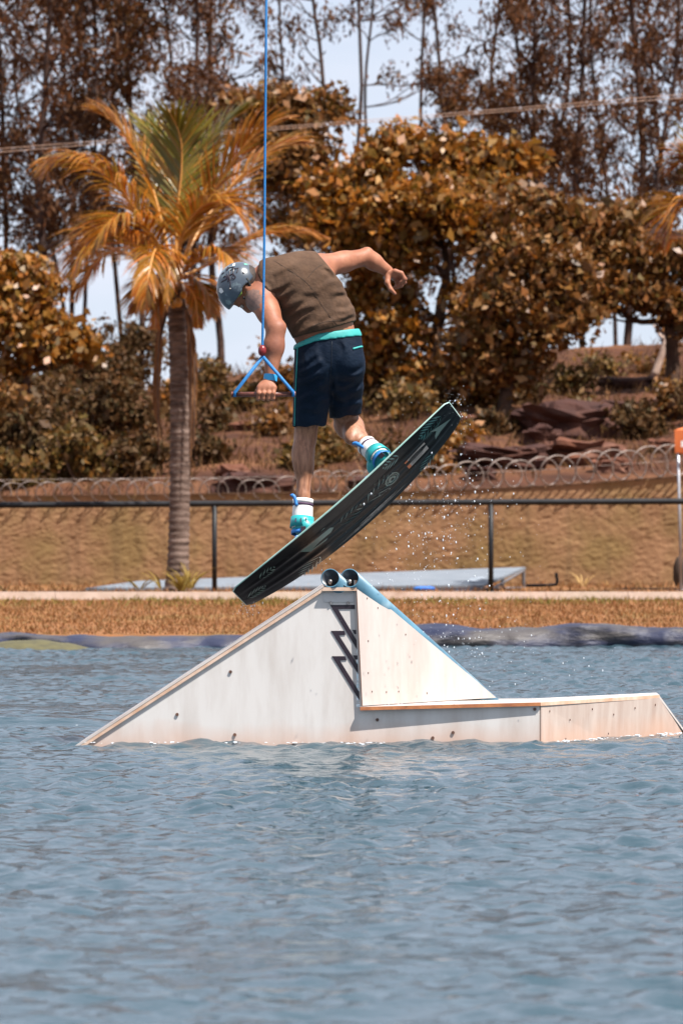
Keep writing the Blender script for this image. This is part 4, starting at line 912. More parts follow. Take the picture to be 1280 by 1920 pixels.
# ================================================================== THE RIDER
def smin(a, b, k):
    h = np.clip(.5 + .5 * (b - a) / k, 0, 1); return b * (1 - h) + a * h - k * h * (1 - h)
class SDF:
    def __init__(s): s.p = []; s.clips = []; s.disp = None
    def cone(s, a, b, ra, rb, k=.03, flat=None): s.p.append(('c', Vector(a), Vector(b), ra, rb, k, flat)); return s
    def ell(s, c, r, e=None, k=.04): s.p.append(('e', Vector(c), r, e or (Vector((1, 0, 0)), Vector((0, 1, 0)), Vector((0, 0, 1))), 0, k, None)); return s
    def copy(s): t = SDF(); t.p = list(s.p); return t
    def mesh(s, res, inflate=0.0):
        los, his = [], []
        for q in s.p:
            if q[0] == 'c':
                m = max(q[3], q[4]); pts = (q[1], q[2])
            else:
                m = max(q[2]); pts = (q[1],)
            for p in pts: los.append(np.array(p) - m); his.append(np.array(p) + m)
        lo = np.min(los, 0) - inflate - .03; hi = np.max(his, 0) + inflate + .03
        ax = [np.arange(lo[i], hi[i] + res, res).astype(np.float32) for i in range(3)]
        V = np.full([len(a) for a in ax], .5, dtype=np.float32)
        for q in s.p:
            m = (max(q[3], q[4]) if q[0] == 'c' else max(q[2])) + .10 + inflate
            pts = np.array([q[1], q[2]] if q[0] == 'c' else [q[1]]); l0, h0 = pts.min(0) - m, pts.max(0) + m
            sl = tuple(slice(int(max(0, np.searchsorted(ax[i], l0[i]) - 1)), int(min(len(ax[i]), np.searchsorted(ax[i], h0[i]) + 1))) for i in range(3))
            X, Y, Z = np.meshgrid(*[ax[i][sl[i]] for i in range(3)], indexing='ij', sparse=True)
            if q[0] == 'c':
                a, b2, ra, rb = q[1], q[2], q[3], q[4]; ba = b2 - a; bb = max(ba.dot(ba), 1e-9)
                px, py, pz = X - a.x, Y - a.y, Z - a.z; t = np.clip((px * ba.x + py * ba.y + pz * ba.z) / bb, 0, 1)
                qx, qy, qz = px - t * ba.x, py - t * ba.y, pz - t * ba.z
                if q[6]:
                    nv, fac = q[6]; w = qx * nv.x + qy * nv.y + qz * nv.z; d2 = qx * qx + qy * qy + qz * qz + w * w * (fac * fac - 1)
                else: d2 = qx * qx + qy * qy + qz * qz
                d = np.sqrt(np.maximum(d2, 1e-12)) - (ra + (rb - ra) * t)
            else:
                px, py, pz = X - q[1].x, Y - q[1].y, Z - q[1].z; e = q[3]; r = q[2]
                u = [px * e[i].x + py * e[i].y + pz * e[i].z for i in range(3)]
                k0 = np.sqrt(sum((u[i] / r[i]) ** 2 for i in range(3))); k1 = np.sqrt(sum((u[i] / r[i] ** 2) ** 2 for i in range(3)))
                d = k0 * (k0 - 1) / np.maximum(k1, 1e-6)
            V[sl] = smin(V[sl], d, q[5])
        V -= inflate
        X, Y, Z = np.meshgrid(*ax, indexing='ij', sparse=True)
        if s.disp is not None: V = V + s.disp(X, Y, Z)
        for c in s.clips: V = np.maximum(V, c(X, Y, Z))
        return surface_nets(V, lo, res)
def surface_nets(V, lo, res):
    ins = V < 0; nx, ny, nz_ = V.shape
    c = [V[i:nx - 1 + i, j:ny - 1 + j, k:nz_ - 1 + k] for i in (0, 1) for j in (0, 1) for k in (0, 1)]
    cnt = sum((a < 0).astype(np.int8) for a in c); act = (cnt > 0) & (cnt < 8); idx = -np.ones(act.shape, dtype=np.int64); ii = np.argwhere(act); idx[act] = np.arange(len(ii))
    cv = np.stack([a[act] for a in c], -1); off = np.array([(i, j, k) for i in (0, 1) for j in (0, 1) for k in (0, 1)], dtype=np.float32)
    acc = np.zeros((len(ii), 3), dtype=np.float32); n = np.zeros(len(ii), dtype=np.float32)
    for a in range(8):
        for b2 in range(a + 1, 8):
            if bin(a ^ b2).count('1') != 1: continue
            m = (cv[:, a] < 0) != (cv[:, b2] < 0); t = cv[m, a] / (cv[m, a] - cv[m, b2]); acc[m] += off[a] + t[:, None] * (off[b2] - off[a]); n[m] += 1
    P3 = (ii + acc / n[:, None]) * res + np.asarray(lo)
    Q = []
    for axis in range(3):
        o1, o2 = [(1, 2), (2, 0), (0, 1)][axis]; s1 = np.swapaxes
        a = np.take(ins, range(0, V.shape[axis] - 1), axis); b2 = np.take(ins, range(1, V.shape[axis]), axis); ch = np.argwhere(a != b2)
        ok = (ch[:, o1] > 0) & (ch[:, o2] > 0) & (ch[:, o1] < V.shape[o1] - 1) & (ch[:, o2] < V.shape[o2] - 1); ch = ch[ok]
        pos = a[tuple(ch.T)]
        def g(d1, d2): 
            q = ch.copy(); q[:, o1] -= d1; q[:, o2] -= d2; return idx[tuple(q.T)]
        q = np.stack([g(1, 1), g(0, 1), g(0, 0), g(1, 0)], -1); q[~pos] = q[~pos][:, ::-1]; Q.append(q)
    Q = np.concatenate(Q); return P3.astype(np.float32), Q
def relax(V, Q, it=2, f=.5):
    E = np.concatenate([Q[:, [i, (i + 1) % 4]] for i in range(4)])
    for _ in range(it):
        acc = np.zeros_like(V); n = np.zeros(len(V), dtype=np.float32)
        np.add.at(acc, E[:, 0], V[E[:, 1]]); np.add.at(n, E[:, 0], 1); np.add.at(acc, E[:, 1], V[E[:, 0]]); np.add.at(n, E[:, 1], 1)
        V = V + f * (acc / np.maximum(n, 1)[:, None] - V)
    return V
def plane_clip(p, n):
    """keeps the side the normal points away from"""
    p = Vector(p); n = Vector(n).normalized(); return lambda X, Y, Z: (X - p.x) * n.x + (Y - p.y) * n.y + (Z - p.z) * n.z
def img_plane(p, q, keep):
    """plane through two photo points and the line of sight; keeps the side of the point `keep`"""
    a, b2, c = R(*p), R(*q), R(*keep); d = (b2 - a); n = Vector((d.z, 0, -d.x)).normalized()
    if n.dot(c - a) > 0: n = -n
    return plane_clip(a, n)

skin = mat('skin', (.335, .140, .080), (.245, .092, .050), .55, 11, 6, .3, 55, .28, c3=(.19, .072, .047), c3scale=6, c3lo=.5, c3hi=.75, bdist=.004)
hairy = mat('hairy_skin', (.34, .16, .09), (.20, .085, .046), .5, 70, 3, .25, 120, .45, stretch=(1, 1, .18), bdist=.003)
tattoo = mat('tattooed_skin', (.22, .125, .095), (.14, .085, .07), .5, 60, 4, 0, spec=.4)
e3 = Vector((-.5, .04, .86)).normalized(); e1 = Vector((.86, .12, .5)); e1 = (e1 - e3 * e1.dot(e3)).normalized(); e2 = e3.cross(e1); EF = (e1, e2, e3)
rider = thing('person', R(615, 700, 0), 'rider in brown vest and dark blue shorts bending down on the wakeboard in mid air', 'person')

torso = SDF()
torso.ell(R(583, 566, -.01), (.168, .118, .20), EF)
torso.ell(R(548, 525, -.01), (.172, .112, .12), EF, .06)
torso.ell(R(608, 622, .0), (.152, .108, .14), EF, .07)
torso.cone(R(502, 540, -.05), R(548, 526, -.01), .066, .08, .05)
torso.cone(R(600, 503, .02), R(552, 522, -.01), .058, .08, .05)
torso.cone(R(512, 508, -.02), R(592, 502, .01), .050, .050, .05)
torso.cone(R(498, 512, -.02), R(545, 530, -.02), .050, .085, .05)
torso.ell(R(560, 540, -.085), (.085, .045, .10), EF, .05)       # left shoulder blade
torso.ell(R(606, 530, -.07), (.070, .045, .10), EF, .05)
body = torso.copy()
hipL, kneeL, ankL = R(592, 672, .0), R(573, 803, .18), R(567, 962, .085)
hipR, kneeR, ankR = R(652, 668, .05), R(644, 796, .33), R(699, 846, .09)
body.ell(R(617, 652, .01), (.135, .10, .11), EF, .05)
for h, k, a, cb in ((hipL, kneeL, ankL, Vector((-.012, -.022, 0))), (hipR, kneeR, ankR, Vector((.004, -.022, .012)))):
    body.cone(h, h.lerp(k, .8), .070, .062, .04); body.cone(h.lerp(k, .75), k.lerp(a, .12), .062, .056, .03)
    body.cone(k, k.lerp(a, .5), .053, .048, .02); body.cone(k.lerp(a, .45), k.lerp(a, .80), .044, .0325, .02); body.cone(k.lerp(a, .80), a, .0325, .031, .02)
    body.ell(k.lerp(a, .32) + cb, (.056, .050, .105), tuple((lambda z: (Vector((1, 0, 0)), z.cross(Vector((1, 0, 0))).normalized(), z))((k - a).normalized())), .02)
    body.ell(a, (.04, .05, .05), None, .02)
shL, elL, wrL = R(489, 554, -.08), R(517, 617, -.215), R(507, 708, -.245)
body.cone(shL, shL.lerp(elL, .5), .066, .059, .03); body.cone(shL.lerp(elL, .4), elL, .060, .047, .02)
body.ell(R(480, 562, -.085), (.055, .058, .062), None, .03); body.cone(elL, elL.lerp(wrL, .38), .048, .0515, .015); body.cone(elL.lerp(wrL, .35), wrL, .0515, .028, .02, (Vector((0, 1, 0)), 1.1))
body.ell(R(527, 612, -.22), (.022, .025, .025), None, .02)
shR, elR, wrR = R(606, 499, .03), R(686, 481, .17), R(727, 508, .23)
body.cone(shR, shR.lerp(elR, .5), .062, .053, .03); body.cone(shR.lerp(elR, .45), elR, .053, .042, .02); body.cone(elR, elR.lerp(wrR, .35), .041, .043, .02); body.cone(elR.lerp(wrR, .3), wrR, .043, .029, .02)
body.ell(R(689, 470, .16), (.02, .022, .018), None, .018)
# neck, head with face turned down
body.cone(R(506, 518, -.01), R(470, 528, .0), .058, .052, .03)
hu = Vector((-.90, -.06, .06)).normalized(); hf = Vector((-.16, .16, -.97)); hf = (hf - hu * hf.dot(hu)).normalized(); hl = hu.cross(hf).normalized()   # up, forward, left of the head
hc = R(456, 537, -.01)
def hp(u, f, lft): return hc + hu * u + hf * f + hl * lft
HE = (hu, hf, hl)
body.ell(hp(.02, 0, 0), (.093, .100, .077), HE, .03)
body.ell(hp(-.055, .050, 0), (.062, .058, .055), HE, .03)
body.cone(hp(-.035, .095, 0), hp(-.10, .082, 0), .030, .026, .03)                # jaw and chin
body.cone(hp(-.005, .100, 0), hp(-.035, .122, 0), .010, .014, .010)             # nose
for sg in (-1, 1):
    body.ell(hp(.018, .090, .032 * sg), (.010, .014, .020), HE, .012)           # brow
    body.ell(hp(-.020, -.005, .080 * sg), (.030, .017, .010), HE, .008)         # ear
body.cone(hp(-.062, .102, .018), hp(-.062, .102, -.018), .007, .007, .008); body.cone(hp(-.074, .100, .014), hp(-.074, .100, -.014), .007, .007, .008)
BV, BQ = body.mesh(.0085)
BV = relax(BV, BQ, 1, .4)
def hand(parts, res=.0045):
    s = SDF()
    for q in parts: s.cone(*q)
    return s.mesh(res)
# left hand: fist round the bar; fingers run over the bar from the back of the hand
by = -.262
Lh = [(R(506, 712, -.246), R(500, 724, -.262), .027, .030, .02, (Vector((0, 1, 0)), 1.25)), (R(489, 727, -.275), R(511, 727, -.272), .019, .019, .02)]
for i, x in enumerate((484.5, 494, 503.5, 512.5)):
    l = (.95, 1.0, 1.0, .85)[i]
    k0, k1, k2, k3 = R(x + 1.5, 727, -.282), R(x, 737, -.296), R(x - .5, 745 + 2 * l, -.288), R(x - .5, 748, -.262)
    Lh += [(R(502 + (x - 499) * .5, 716, -.262), k0, .012, .0115, .014), (k0, k1, .0120, .0108, .006), (k1, k2, .0108, .0100, .006), (k2, k3, .0100, .0092, .006), (k3, R(x, 742, -.243), .0092, .008, .006)]
Lh += [(R(490, 722, -.258), R(483, 733, -.246), .014, .012, .012), (R(483, 733, -.246), R(487, 744, -.240), .012, .010, .008), (R(487, 744, -.240), R(494, 748, -.246), .010, .009, .008)]
# right hand: relaxed, fingers curled
Rh = [(R(725, 507, .229), R(738, 515, .235), .029, .029, .02, (Vector((.5, 0, .8)).normalized(), 1.5)), (R(737, 512, .215), R(738, 514, .262), .018, .018, .02, (Vector((.5, 0, .8)).normalized(), 1.3))]
fing = [((740, 508, .203), (752, 512, .198), (759, 523, .198), (751, 528, .203)), ((741, 511, .221), (754, 518, .219), (758, 529, .220), (750, 533, .222)), ((740, 515, .240), (750, 524, .243), (752, 535, .244), (745, 537, .242)), ((737, 518, .258), (744, 527, .263), (745, 537, .264), (739, 539, .262))]
for f in fing:
    q = [R(*p) for p in f]; Rh += [(q[0], q[1], .0140, .0120, .010), (q[1], q[2], .0120, .0108, .006), (q[2], q[3], .0108, .0095, .006)]
Rh += [(R(727, 513, .215), R(726, 530, .192), .018, .0135, .014), (R(726, 530, .192), R(732, 542, .184), .0135, .0115, .008), (R(732, 542, .184), R(740, 550, .186), .0115, .009, .006)]
allV, allQ = [BV], [BQ]; 
for hh in (Lh, Rh):
    v, q = hand(hh); v = relax(v, q, 1, .3); allQ.append(q + sum(len(a) for a in allV)); allV.append(v)
SV, SQ = np.concatenate(allV), np.concatenate(allQ)
fc = SV[SQ].mean(1); mi = np.zeros(len(SQ), dtype=np.int32)
mi[fc[:, 2] < R(0, 760).z] = 1
fa = (fc - np.array(elL)) @ np.array((wrL - elL).normalized()); dist = np.linalg.norm(fc - np.array(elL) - fa[:, None] * np.array((wrL - elL).normalized()), axis=1)
pxs = 640 + fc[:, 0] / fc[:, 1] * F; pys = CY - (fc[:, 2] - H) / fc[:, 1] * F
td = np.array(R(471, 563, -.15)); tt = np.linalg.norm((fc - td) * np.array([1, .6, 1]), axis=1) < .058 + .006 * np.sin(fc[:, 2] * 220)
mi[tt & (fc[:, 1] < 24.96)] = 2
obj('body', SV, SQ, [skin, hairy, tattoo], rider, True, midx=mi)
# eyes and beard
b = MB()
for sg in (-1, 1): b.ball(hp(.002, .094, .034 * sg), .0125, 10, 8)
eyes = b.out('eyes', mat('eye', (.5, .46, .42), (.12, .08, .06), .2, 60), rider, True)
sb = SDF(); sb.cone(hp(-.052, .083, .0), hp(-.098, .075, 0), .036, .028, .03); sb.cone(hp(-.03, .03, .058), hp(-.085, .07, .025), .012, .018, .02); sb.cone(hp(-.03, .03, -.058), hp(-.085, .07, -.025), .012, .018, .02)
v, q = sb.mesh(.006); obj('beard', v, q, mat('beard_hair', (.045, .022, .014), (.02, .012, .008), .8, 80, 4, .6), rider, True)
v, q = SDF().ell(hp(.0, -.035, 0), (.082, .082, .083), HE).mesh(.008); obj('hair', v, q, mat('dark_hair', (.02, .012, .009), (.035, .02, .014), .6, 60, 4, .5), rider, True)

# --- helmet
hmid, hn = R(458, 541, 0), Vector((-.80, 0, .60)).normalized()
def ear_cut(X, Y, Z):
    c = hp(-.040, .012, .10); return .050 - np.sqrt((X - c.x) ** 2 + (Z - c.z) ** 2 + 0 * Y)
HC = hp(.022, .004, 0)
hs = SDF().ell(HC, (.112, .128, .104), HE)
def shell(inner):
    c = HC; e = HE; r = inner
    def f(X, Y, Z):
        u = [(X - c.x) * a.x + (Y - c.y) * a.y + (Z - c.z) * a.z for a in e]; return -(np.sqrt(sum((u[i] / r[i]) ** 2 for i in range(3))) - 1) * min(r)
    return f
hs.clips = [shell((.101, .117, .093)), plane_clip(hmid - hn * .004, -hn), ear_cut]
helmet_m = mat('helmet_shell', (.085, .110, .140), (.045, .060, .080), .3, 5, 3, 0, spec=.6, c3=(.30, .40, .42), c3scale=11, c3lo=.54, c3hi=.7)
v, q = hs.mesh(.0045); v = relax(v, q, 1, .4); helmet = obj('helmet', v, q, helmet_m, rider, True); hbvh = BVHTree.FromPolygons([Vector(p) for p in v.astype(float)], [tuple(map(int, f)) for f in q])
hl_s = SDF().ell(HC - hn * .003, (.103, .120, .096), HE); hl_s.clips = [shell((.090, .106, .082)), plane_clip(hmid - hn * .014, -(hn - hf * .35)), ear_cut]
v, q = hl_s.mesh(.005); obj('liner', v, q, mat('green_liner', (.26, .40, .06), (.18, .30, .05), .7, 10), helmet, True)
EYE = Vector((0, 0, H))
def proj(bvh, px, py, lift=.002):
    d = (P(px, py, 25) - EYE).normalized(); h = bvh.ray_cast(EYE, d)
    return (h[0] + h[1] * lift * (1 if h[1].dot(d) < 0 else -1)) if h[0] is not None else None
def stroke(b, bvh, pts, rad, n=8, lift=.001):
    path = bez([(x, y, 0) for x, y in pts], max(n, len(pts) * 3)); run = []
    for p in path:
        s = proj(bvh, p.x, p.y, lift)
        if s is not None: run.append(s)
    if len(run) > 1: b.tube(run, rad, 5)
def decal(b, bvh, poly, lift=.0015):
    pts = [proj(bvh, x, y, lift) for x, y in poly]; pts = [p for p in pts if p is not None]
    if len(pts) > 2:
        c = sum(pts, Vector()) / len(pts); cs = proj(bvh, *[sum(z) / len(poly) for z in zip(*poly)], lift) or c
        b.add([cs] + pts, [(0, i + 1, (i + 1) % len(pts) + 1) for i in range(len(pts))])
z8 = lambda pts: [(400 + x / 8, 470 + y / 8) for x, y in pts]
b = MB()
for s_ in ([(195, 270), (215, 245), (222, 275), (205, 292), (195, 270)], [(220, 260), (290, 250), (330, 270), (375, 262), (350, 330)], [(240, 310), (300, 270), (290, 340), (235, 380), (260, 440)],
           [(250, 300), (240, 400), (255, 500), (250, 545)], [(300, 350), (330, 390), (310, 420), (280, 400), (300, 350)], [(150, 400), (180, 380), (200, 420), (150, 450), (120, 470)], [(130, 350), (160, 325)], [(205, 350), (225, 420), (215, 470)]): stroke(b, hbvh, z8(s_), .0032)
b.out('scribble_emblem', black_m, helmet)
b = MB(); decal(b, hbvh, z8([(300, 195), (345, 150), (395, 138), (320, 225), (285, 228)])); decal(b, hbvh, z8([(92, 560), (125, 555), (158, 610), (120, 640), (88, 610)])); decal(b, hbvh, z8([(545, 180), (590, 190), (610, 215), (560, 200)])); b.out('white_sticker', mat('white_vinyl', (.75, .75, .74), None, .4), helmet)
b = MB(); decal(b, hbvh, z8([(455, 190), (500, 178), (545, 190), (520, 212), (470, 212)])); b.out('mint_sticker', mat('mint_vinyl', (.15, .48, .33), None, .4), helmet)
for x, y in ((450, 328), (250, 570)):
    p = proj(hbvh, 400 + x / 8, 470 + y / 8, 0)
    if p: b = MB(); b.ball(p, .006, 8, 6); b.out('rivet', steel_m, helmet, True)
strap = mat('black_strap', (.012, .012, .013), None, .7)
b = MB(); b.tube(bez([hp(.0, .045, .092), hp(-.03, .05, .084), hp(-.075, .058, .058), hp(-.118, .066, .02)], 10), .0075, 6); b.tube(bez([hp(-.01, -.055, .085), hp(-.045, .01, .082), hp(-.075, .055, .060)], 8), .0075, 6)
b.tube(bez([hp(.0, .045, -.092), hp(-.03, .05, -.084), hp(-.075, .058, -.058), hp(-.118, .066, -.02), hp(-.118, .066, .02)], 12), .0075, 6); b.out('chin_strap', strap, helmet, True)

# --- vest
vest_m = mat('brown_vest_cloth', (.080, .042, .023), (.055, .029, .016), .85, 26, 4, .55, 16, .3, c3=(.100, .056, .033), c3scale=5, c3lo=.5, c3hi=.75, bdist=.016)
def creases(lines):
    """cloth folds: a ridge beside a groove along each line (photo px), fading at its ends"""
    def f(X, Y, Z):
        px = 640 + (X / 25 * F + 0 * Y + 0 * Z); py = CY - ((Z - H) / 25 * F + 0 * Y + 0 * X); out = 0 * px
        for (x0, y0, x1, y1, A, sg) in lines:
            L = math.hypot(x1 - x0, y1 - y0); ux, uy = (x1 - x0) / L, (y1 - y0) / L; t = ((px - x0) * ux + (py - y0) * uy) / L
            d = (-(px - x0) * uy + (py - y0) * ux + 2.5 * np.sin(t * 5 + x0)) / sg
            out = out + A * 1.6 * d * np.exp(-d * d) * np.exp(-((t - .5) / .42) ** 4)
        return out
    return f
folds = creases([(505, 552, 548, 532, .012, 6), (512, 566, 556, 548, .010, 6), (524, 586, 572, 566, .013, 7), (534, 606, 596, 572, .015, 8), (545, 624, 588, 588, .014, 7), (556, 632, 610, 604, .011, 6), (574, 614, 634, 596, -.008, 6),
                 (632, 600, 668, 594, .010, 5), (630, 586, 664, 572, -.010, 6), (622, 560, 652, 548, .008, 6), (596, 540, 640, 520, -.006, 7), (500, 520, 560, 504, .006, 8), (560, 560, 600, 548, .006, 8), (490, 532, 512, 545, -.008, 5), (608, 500, 626, 524, .008, 5)])
vt = torso.copy(); vt.ell(R(600, 606, -.01), (.158, .118, .10), EF, .06); vt.disp = folds
def ball_cut(c, r, ysc=.7): 
    c = Vector(c); return lambda X, Y, Z: r - np.sqrt((X - c.x) ** 2 + ((Y - c.y) * ysc) ** 2 + (Z - c.z) ** 2)
def cone_cut(a, d, r):
    """cuts a round armhole about the axis d"""
    a = Vector(a); d = Vector(d).normalized()
    def f(X, Y, Z):
        px, py, pz = X - a.x, Y - a.y, Z - a.z; t = px * d.x + py * d.y + pz * d.z; q = np.sqrt(np.maximum(px * px + py * py + pz * pz - t * t, 0)); return np.minimum(r - q, t + .05)
    return f
vt.clips = [img_plane((546, 643), (610, 621), (570, 560)), img_plane((600, 622), (672, 605), (600, 560)), img_plane((482, 525), (486, 490), (560, 540)),
            img_plane((488, 524), (519, 580), (580, 560)), img_plane((598, 478), (632, 520), (560, 540))]
VV, VQ = vt.mesh(.0065, .012); VV = relax(VV, VQ, 1, .4); vest = obj('vest', VV, VQ, vest_m, rider, True)
vbvh = BVHTree.FromPolygons([Vector(p) for p in VV.astype(float)], [tuple(map(int, f)) for f in VQ])
seam_m = mat('vest_seam', (.030, .017, .010), None, .8); b = MB()
for s_ in ([(513, 488), (540, 505), (577, 532), (602, 570), (625, 602), (641, 616)], [(577, 520), (592, 503), (604, 496)], [(566, 640), (584, 614), (606, 604), (640, 600)]): stroke(b, vbvh, s_, .0012, 24, .0002)
b.out('seam', seam_m, vest)
# --- shorts
short_m = mat('navy_shorts', (.0028, .0090, .022), (.0020, .0060, .015), .7, 18, 4, .6, 14, .15, c3=(.005, .014, .030), c3scale=4, c3lo=.5, c3hi=.75, bdist=.014)
teal_m = mat('teal_trim', (.03, .32, .30), (.02, .25, .24), .6, 10, 3, .1)
sfold = creases([(556, 690, 600, 668, .010, 6), (556, 706, 608, 684, .011, 7), (556, 724, 606, 706, .011, 7), (558, 746, 600, 736, -.010, 7), (617, 735, 584, 762, .013, 7), (617, 735, 648, 752, .012, 7), (612, 715, 575, 735, .009, 7), (625, 715, 664, 722, -.009, 7),
                 (684, 690, 650, 706, .010, 6), (684, 716, 652, 736, .011, 7), (680, 745, 650, 762, .010, 7), (560, 775, 606, 768, .008, 8), (626, 690, 622, 735, .008, 6), (570, 660, 566, 700, .006, 5), (640, 640, 644, 670, .006, 6), (600, 650, 604, 690, -.006, 7)])
sh = SDF(); sh.ell(R(620, 654, .005), (.168, .13, .115), EF); sh.ell(R(594, 684, -.03), (.095, .105, .105), None, .05); sh.ell(R(650, 678, -.005), (.090, .105, .105), None, .05)
sh.cone(R(590, 690, .0), R(578, 812, .16), .104, .083, .04); sh.cone(R(646, 690, .04), R(647, 796, .28), .100, .078, .035)
sh.ell(R(608, 632, .0), (.160, .118, .09), EF, .05); sh.disp = sfold
hemL = plane_clip(R(580, 799, .08), (-.02, .08, -1)); 
def hems(X, Y, Z):
    px = 640 + X / 25 * F + 0 * Y + 0 * Z; py = CY - (Z - H) / 25 * F + 0 * Y + 0 * X
    lim = np.where(px < 616, 800 - (px - 550) * .06, 784 - (np.clip(px, 616, 700) - 616) * .16 + 0 * px) + 1.5 * np.sin(px * .2); return (py - lim) * .0027
top_cut = img_plane((548, 648), (604, 624), (610, 700)); top_cut2 = img_plane((595, 627), (690, 613), (610, 700))
band_cut = img_plane((548, 657), (604, 637), (610, 700)); band_cut2 = img_plane((595, 641), (690, 628), (610, 700))
sh.clips = [top_cut, top_cut2, hems]
HV, HQ = sh.mesh(.0065); HV = relax(HV, HQ, 1, .4); shorts = obj('shorts', HV, HQ, short_m, rider, True); sbvh = BVHTree.FromPolygons([Vector(p) for p in HV.astype(float)], [tuple(map(int, f)) for f in HQ])
wb = sh; wb.clips = [top_cut, top_cut2, lambda X, Y, Z: -np.maximum(band_cut(X, Y, Z), band_cut2(X, Y, Z))]; wb.disp = None
v, q = wb.mesh(.006, .006); obj('waistband', relax(v, q, 1, .4), q, teal_m, shorts, True)
b = MB(); stroke(b, sbvh, [(661, 654), (668, 652), (676, 650), (684, 650)], .0055, 8, .002); b.out('pocket_trim', teal_m, shorts, True)
b = MB(); stroke(b, sbvh, [(558, 650), (556.5, 690), (554, 740), (552.5, 798)], .0035, 30, .001); b.out('piping', teal_m, shorts, True)
b = MB(); stroke(b, sbvh, [(622, 640), (621, 680), (618, 720), (617, 742)], .0016, 16, .0003); b.out('seam', mat('dark_seam', (.004, .008, .016), None, .7), shorts, True)
# wristband
b = MB(); wdir = (wrL - elL).normalized(); c = elL.lerp(wrL, 1.0); V = []
a1 = wdir.cross(Vector((0, 1, 0))).normalized(); a2 = wdir.cross(a1).normalized()
for s in (-.016, .016):
    for k in range(24): an = 2 * math.pi * k / 24; V.append(c + wdir * s + a1 * math.cos(an) * .0345 + a2 * math.sin(an) * .033)
b.add(V, [(k, (k + 1) % 24, 24 + (k + 1) % 24, 24 + k) for k in range(24)]); wbnd = b.out('wristband', mat('blue_wristband', (.03, .33, .62), (.025, .28, .55), .5, 20), rider, True)

# ================================================================== THE WAKEBOARD
bl = Vector((.752, 0, .659)); bp_ = Vector((-.659, 0, .752)); bn = (bp_ * .91 + Vector((0, .415, 0))).normalized(); bw = (bp_ * .415 - Vector((0, .91, 0))).normalized()   # length, top normal, heel edge
BC = R(664, 960, .09); HLn = .727
def half_w(l): 
    t = abs(l) / HLn; w = .213 - .076 * t ** 2.6
    return w * (1 - max(0, (t - .955) / .045) ** 2 * .16)
def rock_z(l): return .060 * (l / HLn) ** 2
def bpt(l, w, n): return BC + bl * l + bw * w + bn * (n + rock_z(l))
board = thing('wakeboard', BC, 'black wakeboard with teal leaf graphics and white teal bindings under the rider', 'wakeboard')
ls = np.linspace(-HLn, HLn, 61); ws = np.linspace(-1, 1, 25)
def thick(l, u): return .016 * (1 - .35 * (abs(l) / HLn) ** 2) * (1 - .45 * abs(u) ** 6)
def base_n(l, u):
    """relief of the base: two shallow channels and a spine"""
    e = 1 - (abs(l) / HLn) ** 4
    return -thick(l, u) / 2 - .006 * e * math.exp(-((u + .40) / .07) ** 2) - .006 * e * math.exp(-((u - .40) / .07) ** 2) - .004 * e * math.exp(-(u / .10) ** 2)
gm_, gn, gl, gb_ = new_mat('board_base'); gb_.inputs['Roughness'].default_value = .28; gb_.inputs['Specular IOR Level'].default_value = .06
tc = gn.new('ShaderNodeTexCoord'); mp = gn.new('ShaderNodeMapping'); mp.inputs['Rotation'].default_value = (0, math.radians(41), 0); mp.inputs['Scale'].default_value = (2.2, 6, 6); gl.new(tc.outputs['Object'], mp.inputs['Vector'])
t = gn.new('ShaderNodeTexNoise'); t.inputs['Scale'].default_value = 2.2; t.inputs['Detail'].default_value = 8; t.inputs['Roughness'].default_value = .7; t.inputs['Distortion'].default_value = 1.2; gl.new(mp.outputs[0], t.inputs['Vector'])
rp = gn.new('ShaderNodeValToRGB'); el = rp.color_ramp.elements; el[0].position = .50; el[0].color = (.004, .004, .005, 1); el[1].position = .88; el[1].color = (.085, .092, .090, 1); k_ = el.new(.66); k_.color = (.013, .015, .0155, 1)
gl.new(t.outputs['Fac'], rp.inputs['Fac']); gl.new(rp.outputs[0], gb_.inputs['Base Color'])
core_m = mat('board_edge', (.22, .38, .34), (.34, .48, .43), .35, 7, 3, 0); deck_m = mat('board_deck', (.02, .025, .028), (.05, .09, .09), .45, 4)
nL, nW = len(ls), len(ws)
V = [bpt(l, half_w(l) * u, base_n(l, u)) for l in ls for u in ws]; top = [bpt(l, half_w(l) * u, thick(l, u) / 2) for l in ls for u in ws]
quads = [(i * nW + j, (i + 1) * nW + j, (i + 1) * nW + j + 1, i * nW + j + 1) for i in range(nL - 1) for j in range(nW - 1)]
def orient(V, Fs, want):
    f = Fs[len(Fs) // 2]; n = (V[f[1]] - V[f[0]]).cross(V[f[2]] - V[f[0]]); return Fs if n.dot(want) > 0 else [q[::-1] for q in Fs]
obj('base_sheet', V, orient(V, quads, -bn), gm_, board, True); obj('top_sheet', top, orient(top, quads, bn), deck_m, board, True)
rim = [(i, 0) for i in range(nL)] + [(nL - 1, j) for j in range(1, nW)] + [(i, nW - 1) for i in range(nL - 2, -1, -1)] + [(0, j) for j in range(nW - 2, 0, -1)]
RV = []; 
for i, j in rim:
    l, u = ls[i], ws[j]; w = half_w(l) * u; o = (bl * (l / HLn) * (1 if i in (0, nL - 1) else 0) + bw * (1 if j == nW - 1 else -1 if j == 0 else 0)); o = o.normalized() * .0035 if o.length > 0 else Vector()
    RV += [bpt(l, w, base_n(l, u) - .0006) - o * .0, bpt(l, w, -thick(l, u) * .2) + o, bpt(l, w, thick(l, u) * .2) + o, bpt(l, w, thick(l, u) / 2 + .0006)]
m_ = len(rim); Fq = [(4 * i + k, 4 * ((i + 1) % m_) + k, 4 * ((i + 1) % m_) + k + 1, 4 * i + k + 1) for i in range(m_) for k in range(3)]
obj('edge', RV, Fq, core_m, board, True)
